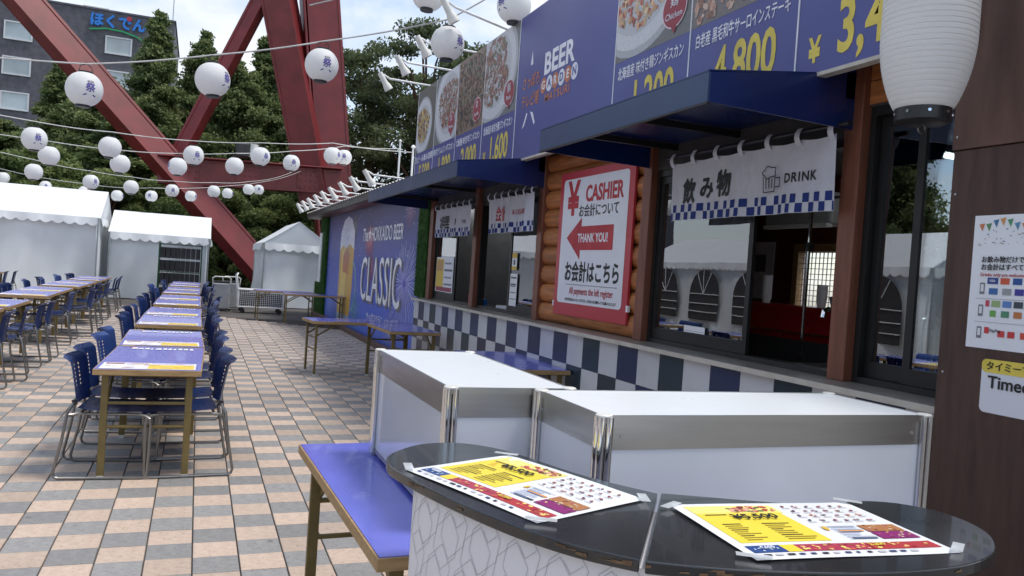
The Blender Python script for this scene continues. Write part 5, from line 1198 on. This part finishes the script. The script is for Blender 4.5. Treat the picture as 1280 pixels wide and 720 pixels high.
def broad_meshes(h, rad, ncl, nl, seed, m='leaf_broad', size=.22, z0=.3, flat=.6):
    r_ = np.random.default_rng(seed); tr = MB(); tr.tube([(0, 0, 0), (.1, .05, h*.3), (-.05, 0, h*.7)], [h*.025, h*.02, h*.008], 8); P = []; V = []
    for i in range(ncl):
        f = r_.uniform(z0, 1.0); a = r_.uniform(0, 6.283); w = math.sin(math.pi*min(1, max(.12, (f-z0)/(1-z0)*.8+.2)))**.6; L = rad*w*r_.uniform(.35, 1.0)
        c = np.array([math.cos(a)*L, math.sin(a)*L, f*h]); cr = rad*r_.uniform(.16, .30)
        if i % 2 == 0: tr.tube([(0, 0, max(.2, f*h*.62)), tuple(c*np.array([.5, .5, .92])), tuple(c)], [.09, .05, .015], 5)
        k = nl//ncl; off = r_.normal(size=(k, 3)); off /= np.linalg.norm(off, axis=1)[:, None]; off *= (r_.random(k)**.45)[:, None]*cr*np.array([1, 1, flat])
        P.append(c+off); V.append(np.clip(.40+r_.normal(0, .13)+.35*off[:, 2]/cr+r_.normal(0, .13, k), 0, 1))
    C = np.concatenate(P); me, a_ = leaf_mesh('crown', C, size, m); return finish(me, a_, np.concatenate(V), m), tr.mesh('trunk', 'bark', True)
def tree(name, meshes, label, loc, s, rz, group):
    t = thing(name, label, 'tree', loc, rz, group, world=False)
    for n_, me in zip(('crown', 'trunk'), meshes):
        o = bpy.data.objects.new(n_, me); COL.objects.link(o); o.parent = t
    t.scale = s if isinstance(s, tuple) else (s, s, s); return t
conA = conifer_meshes(13, 2.5, 260, 100000, 21, size=.125); conB = conifer_meshes(13, 3.1, 240, 110000, 22, size=.125); conC = conifer_meshes(12.5, 3.8, 230, 120000, 23, power=.55, low=.03, size=.13)
hedge = broad_meshes(6, 3.4, 60, 70000, 24, z0=.02, size=.13, flat=.75)
pineA = broad_meshes(12.5, 4.6, 64, 26000, 25, 'leaf_pine', .12, .36, .40); pineB = broad_meshes(11.5, 4.2, 58, 24000, 26, 'leaf_pine', .12, .30, .42)
spec = [('conifer_tree', conA, 'slender dark conifer with the highest tip, by the office block corner', (-2.5, 45, 0), (1.05, 1.05, 1.03), 0),
        ('conifer_tree', conB, 'dark conifer between the thin tower brace and the office block', (-.3, 47, 0), (1.0, 1.0, 1.02), 1),
        ('conifer_tree', conC, 'broad dark conifer behind the small tent', (-4.9, 46, 0), (.95, .95, .80), 2),
        ('conifer_tree', conC, 'broad conifer behind the crossing of the red beams', (1.4, 45, 0), (.95, .95, .92), 3),
        ('conifer_tree', conA, 'conifer showing beside the inclined tower leg', (2.9, 46, 0), (1.25, 1.25, 1.02), 4),
        ('conifer_tree', conB, 'dark conifer in front of the office block windows', (-7.2, 48, 0), (1.0, 1.0, .83), 5),
        ('conifer_tree', conC, 'low conifer at the foot of the office block', (-10.2, 50, 0), (1.0, 1.0, .62), 6),
        ('conifer_tree', conB, 'conifer half hidden behind the main tower leg', (4.9, 48, 0), (1.1, 1.1, .9), 7),
        ('conifer_tree', conA, 'conifer filling the gap above the large tent', (-3.6, 41, 0), (1.3, 1.3, .62), 9)]
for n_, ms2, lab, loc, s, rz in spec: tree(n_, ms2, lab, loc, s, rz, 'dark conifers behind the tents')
for k, (x, y, s) in enumerate(((-9.5, 36.5, .85), (-6.4, 38, .95), (-3.6, 37, .8), (-1.2, 38, .8), (1.0, 37.5, .75), (3.4, 38.5, .85), (6.2, 37, .7))):
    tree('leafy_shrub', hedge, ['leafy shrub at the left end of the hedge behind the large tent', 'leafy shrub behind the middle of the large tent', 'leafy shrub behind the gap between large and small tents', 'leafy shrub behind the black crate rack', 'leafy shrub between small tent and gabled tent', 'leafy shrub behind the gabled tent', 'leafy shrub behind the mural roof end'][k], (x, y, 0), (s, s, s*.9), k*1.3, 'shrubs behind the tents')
for k, (ms2, x, y, s, rz) in enumerate(((pineA, 9.7, 37.2, 1.02, .3), (pineB, 7.6, 40, 1.05, 2.0), (pineA, 12.2, 36, .95, 4.0), (pineB, 15.5, 37, 1.0, 1.0), (pineB, 10.6, 42, 1.0, 5.0))):
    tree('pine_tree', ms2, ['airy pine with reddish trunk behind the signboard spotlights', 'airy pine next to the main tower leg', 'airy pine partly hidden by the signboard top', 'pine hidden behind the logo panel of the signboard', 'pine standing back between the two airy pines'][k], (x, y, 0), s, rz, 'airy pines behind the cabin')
# trees across the square, mirrored in the panes
for k, (ms2, x, y, s) in enumerate(((conC, -17, 2, .8), (pineA, -15.5, 9, .8), (conB, -17, 16, .8), (pineB, -16, -6, .9), (conC, -18, 24, .85))):
    tree('park_tree', ms2, f'park tree across the square, {ordinal(k)} of the line behind the arched-window tents', (x, y, 0), s, k*1.1, 'trees across the square')
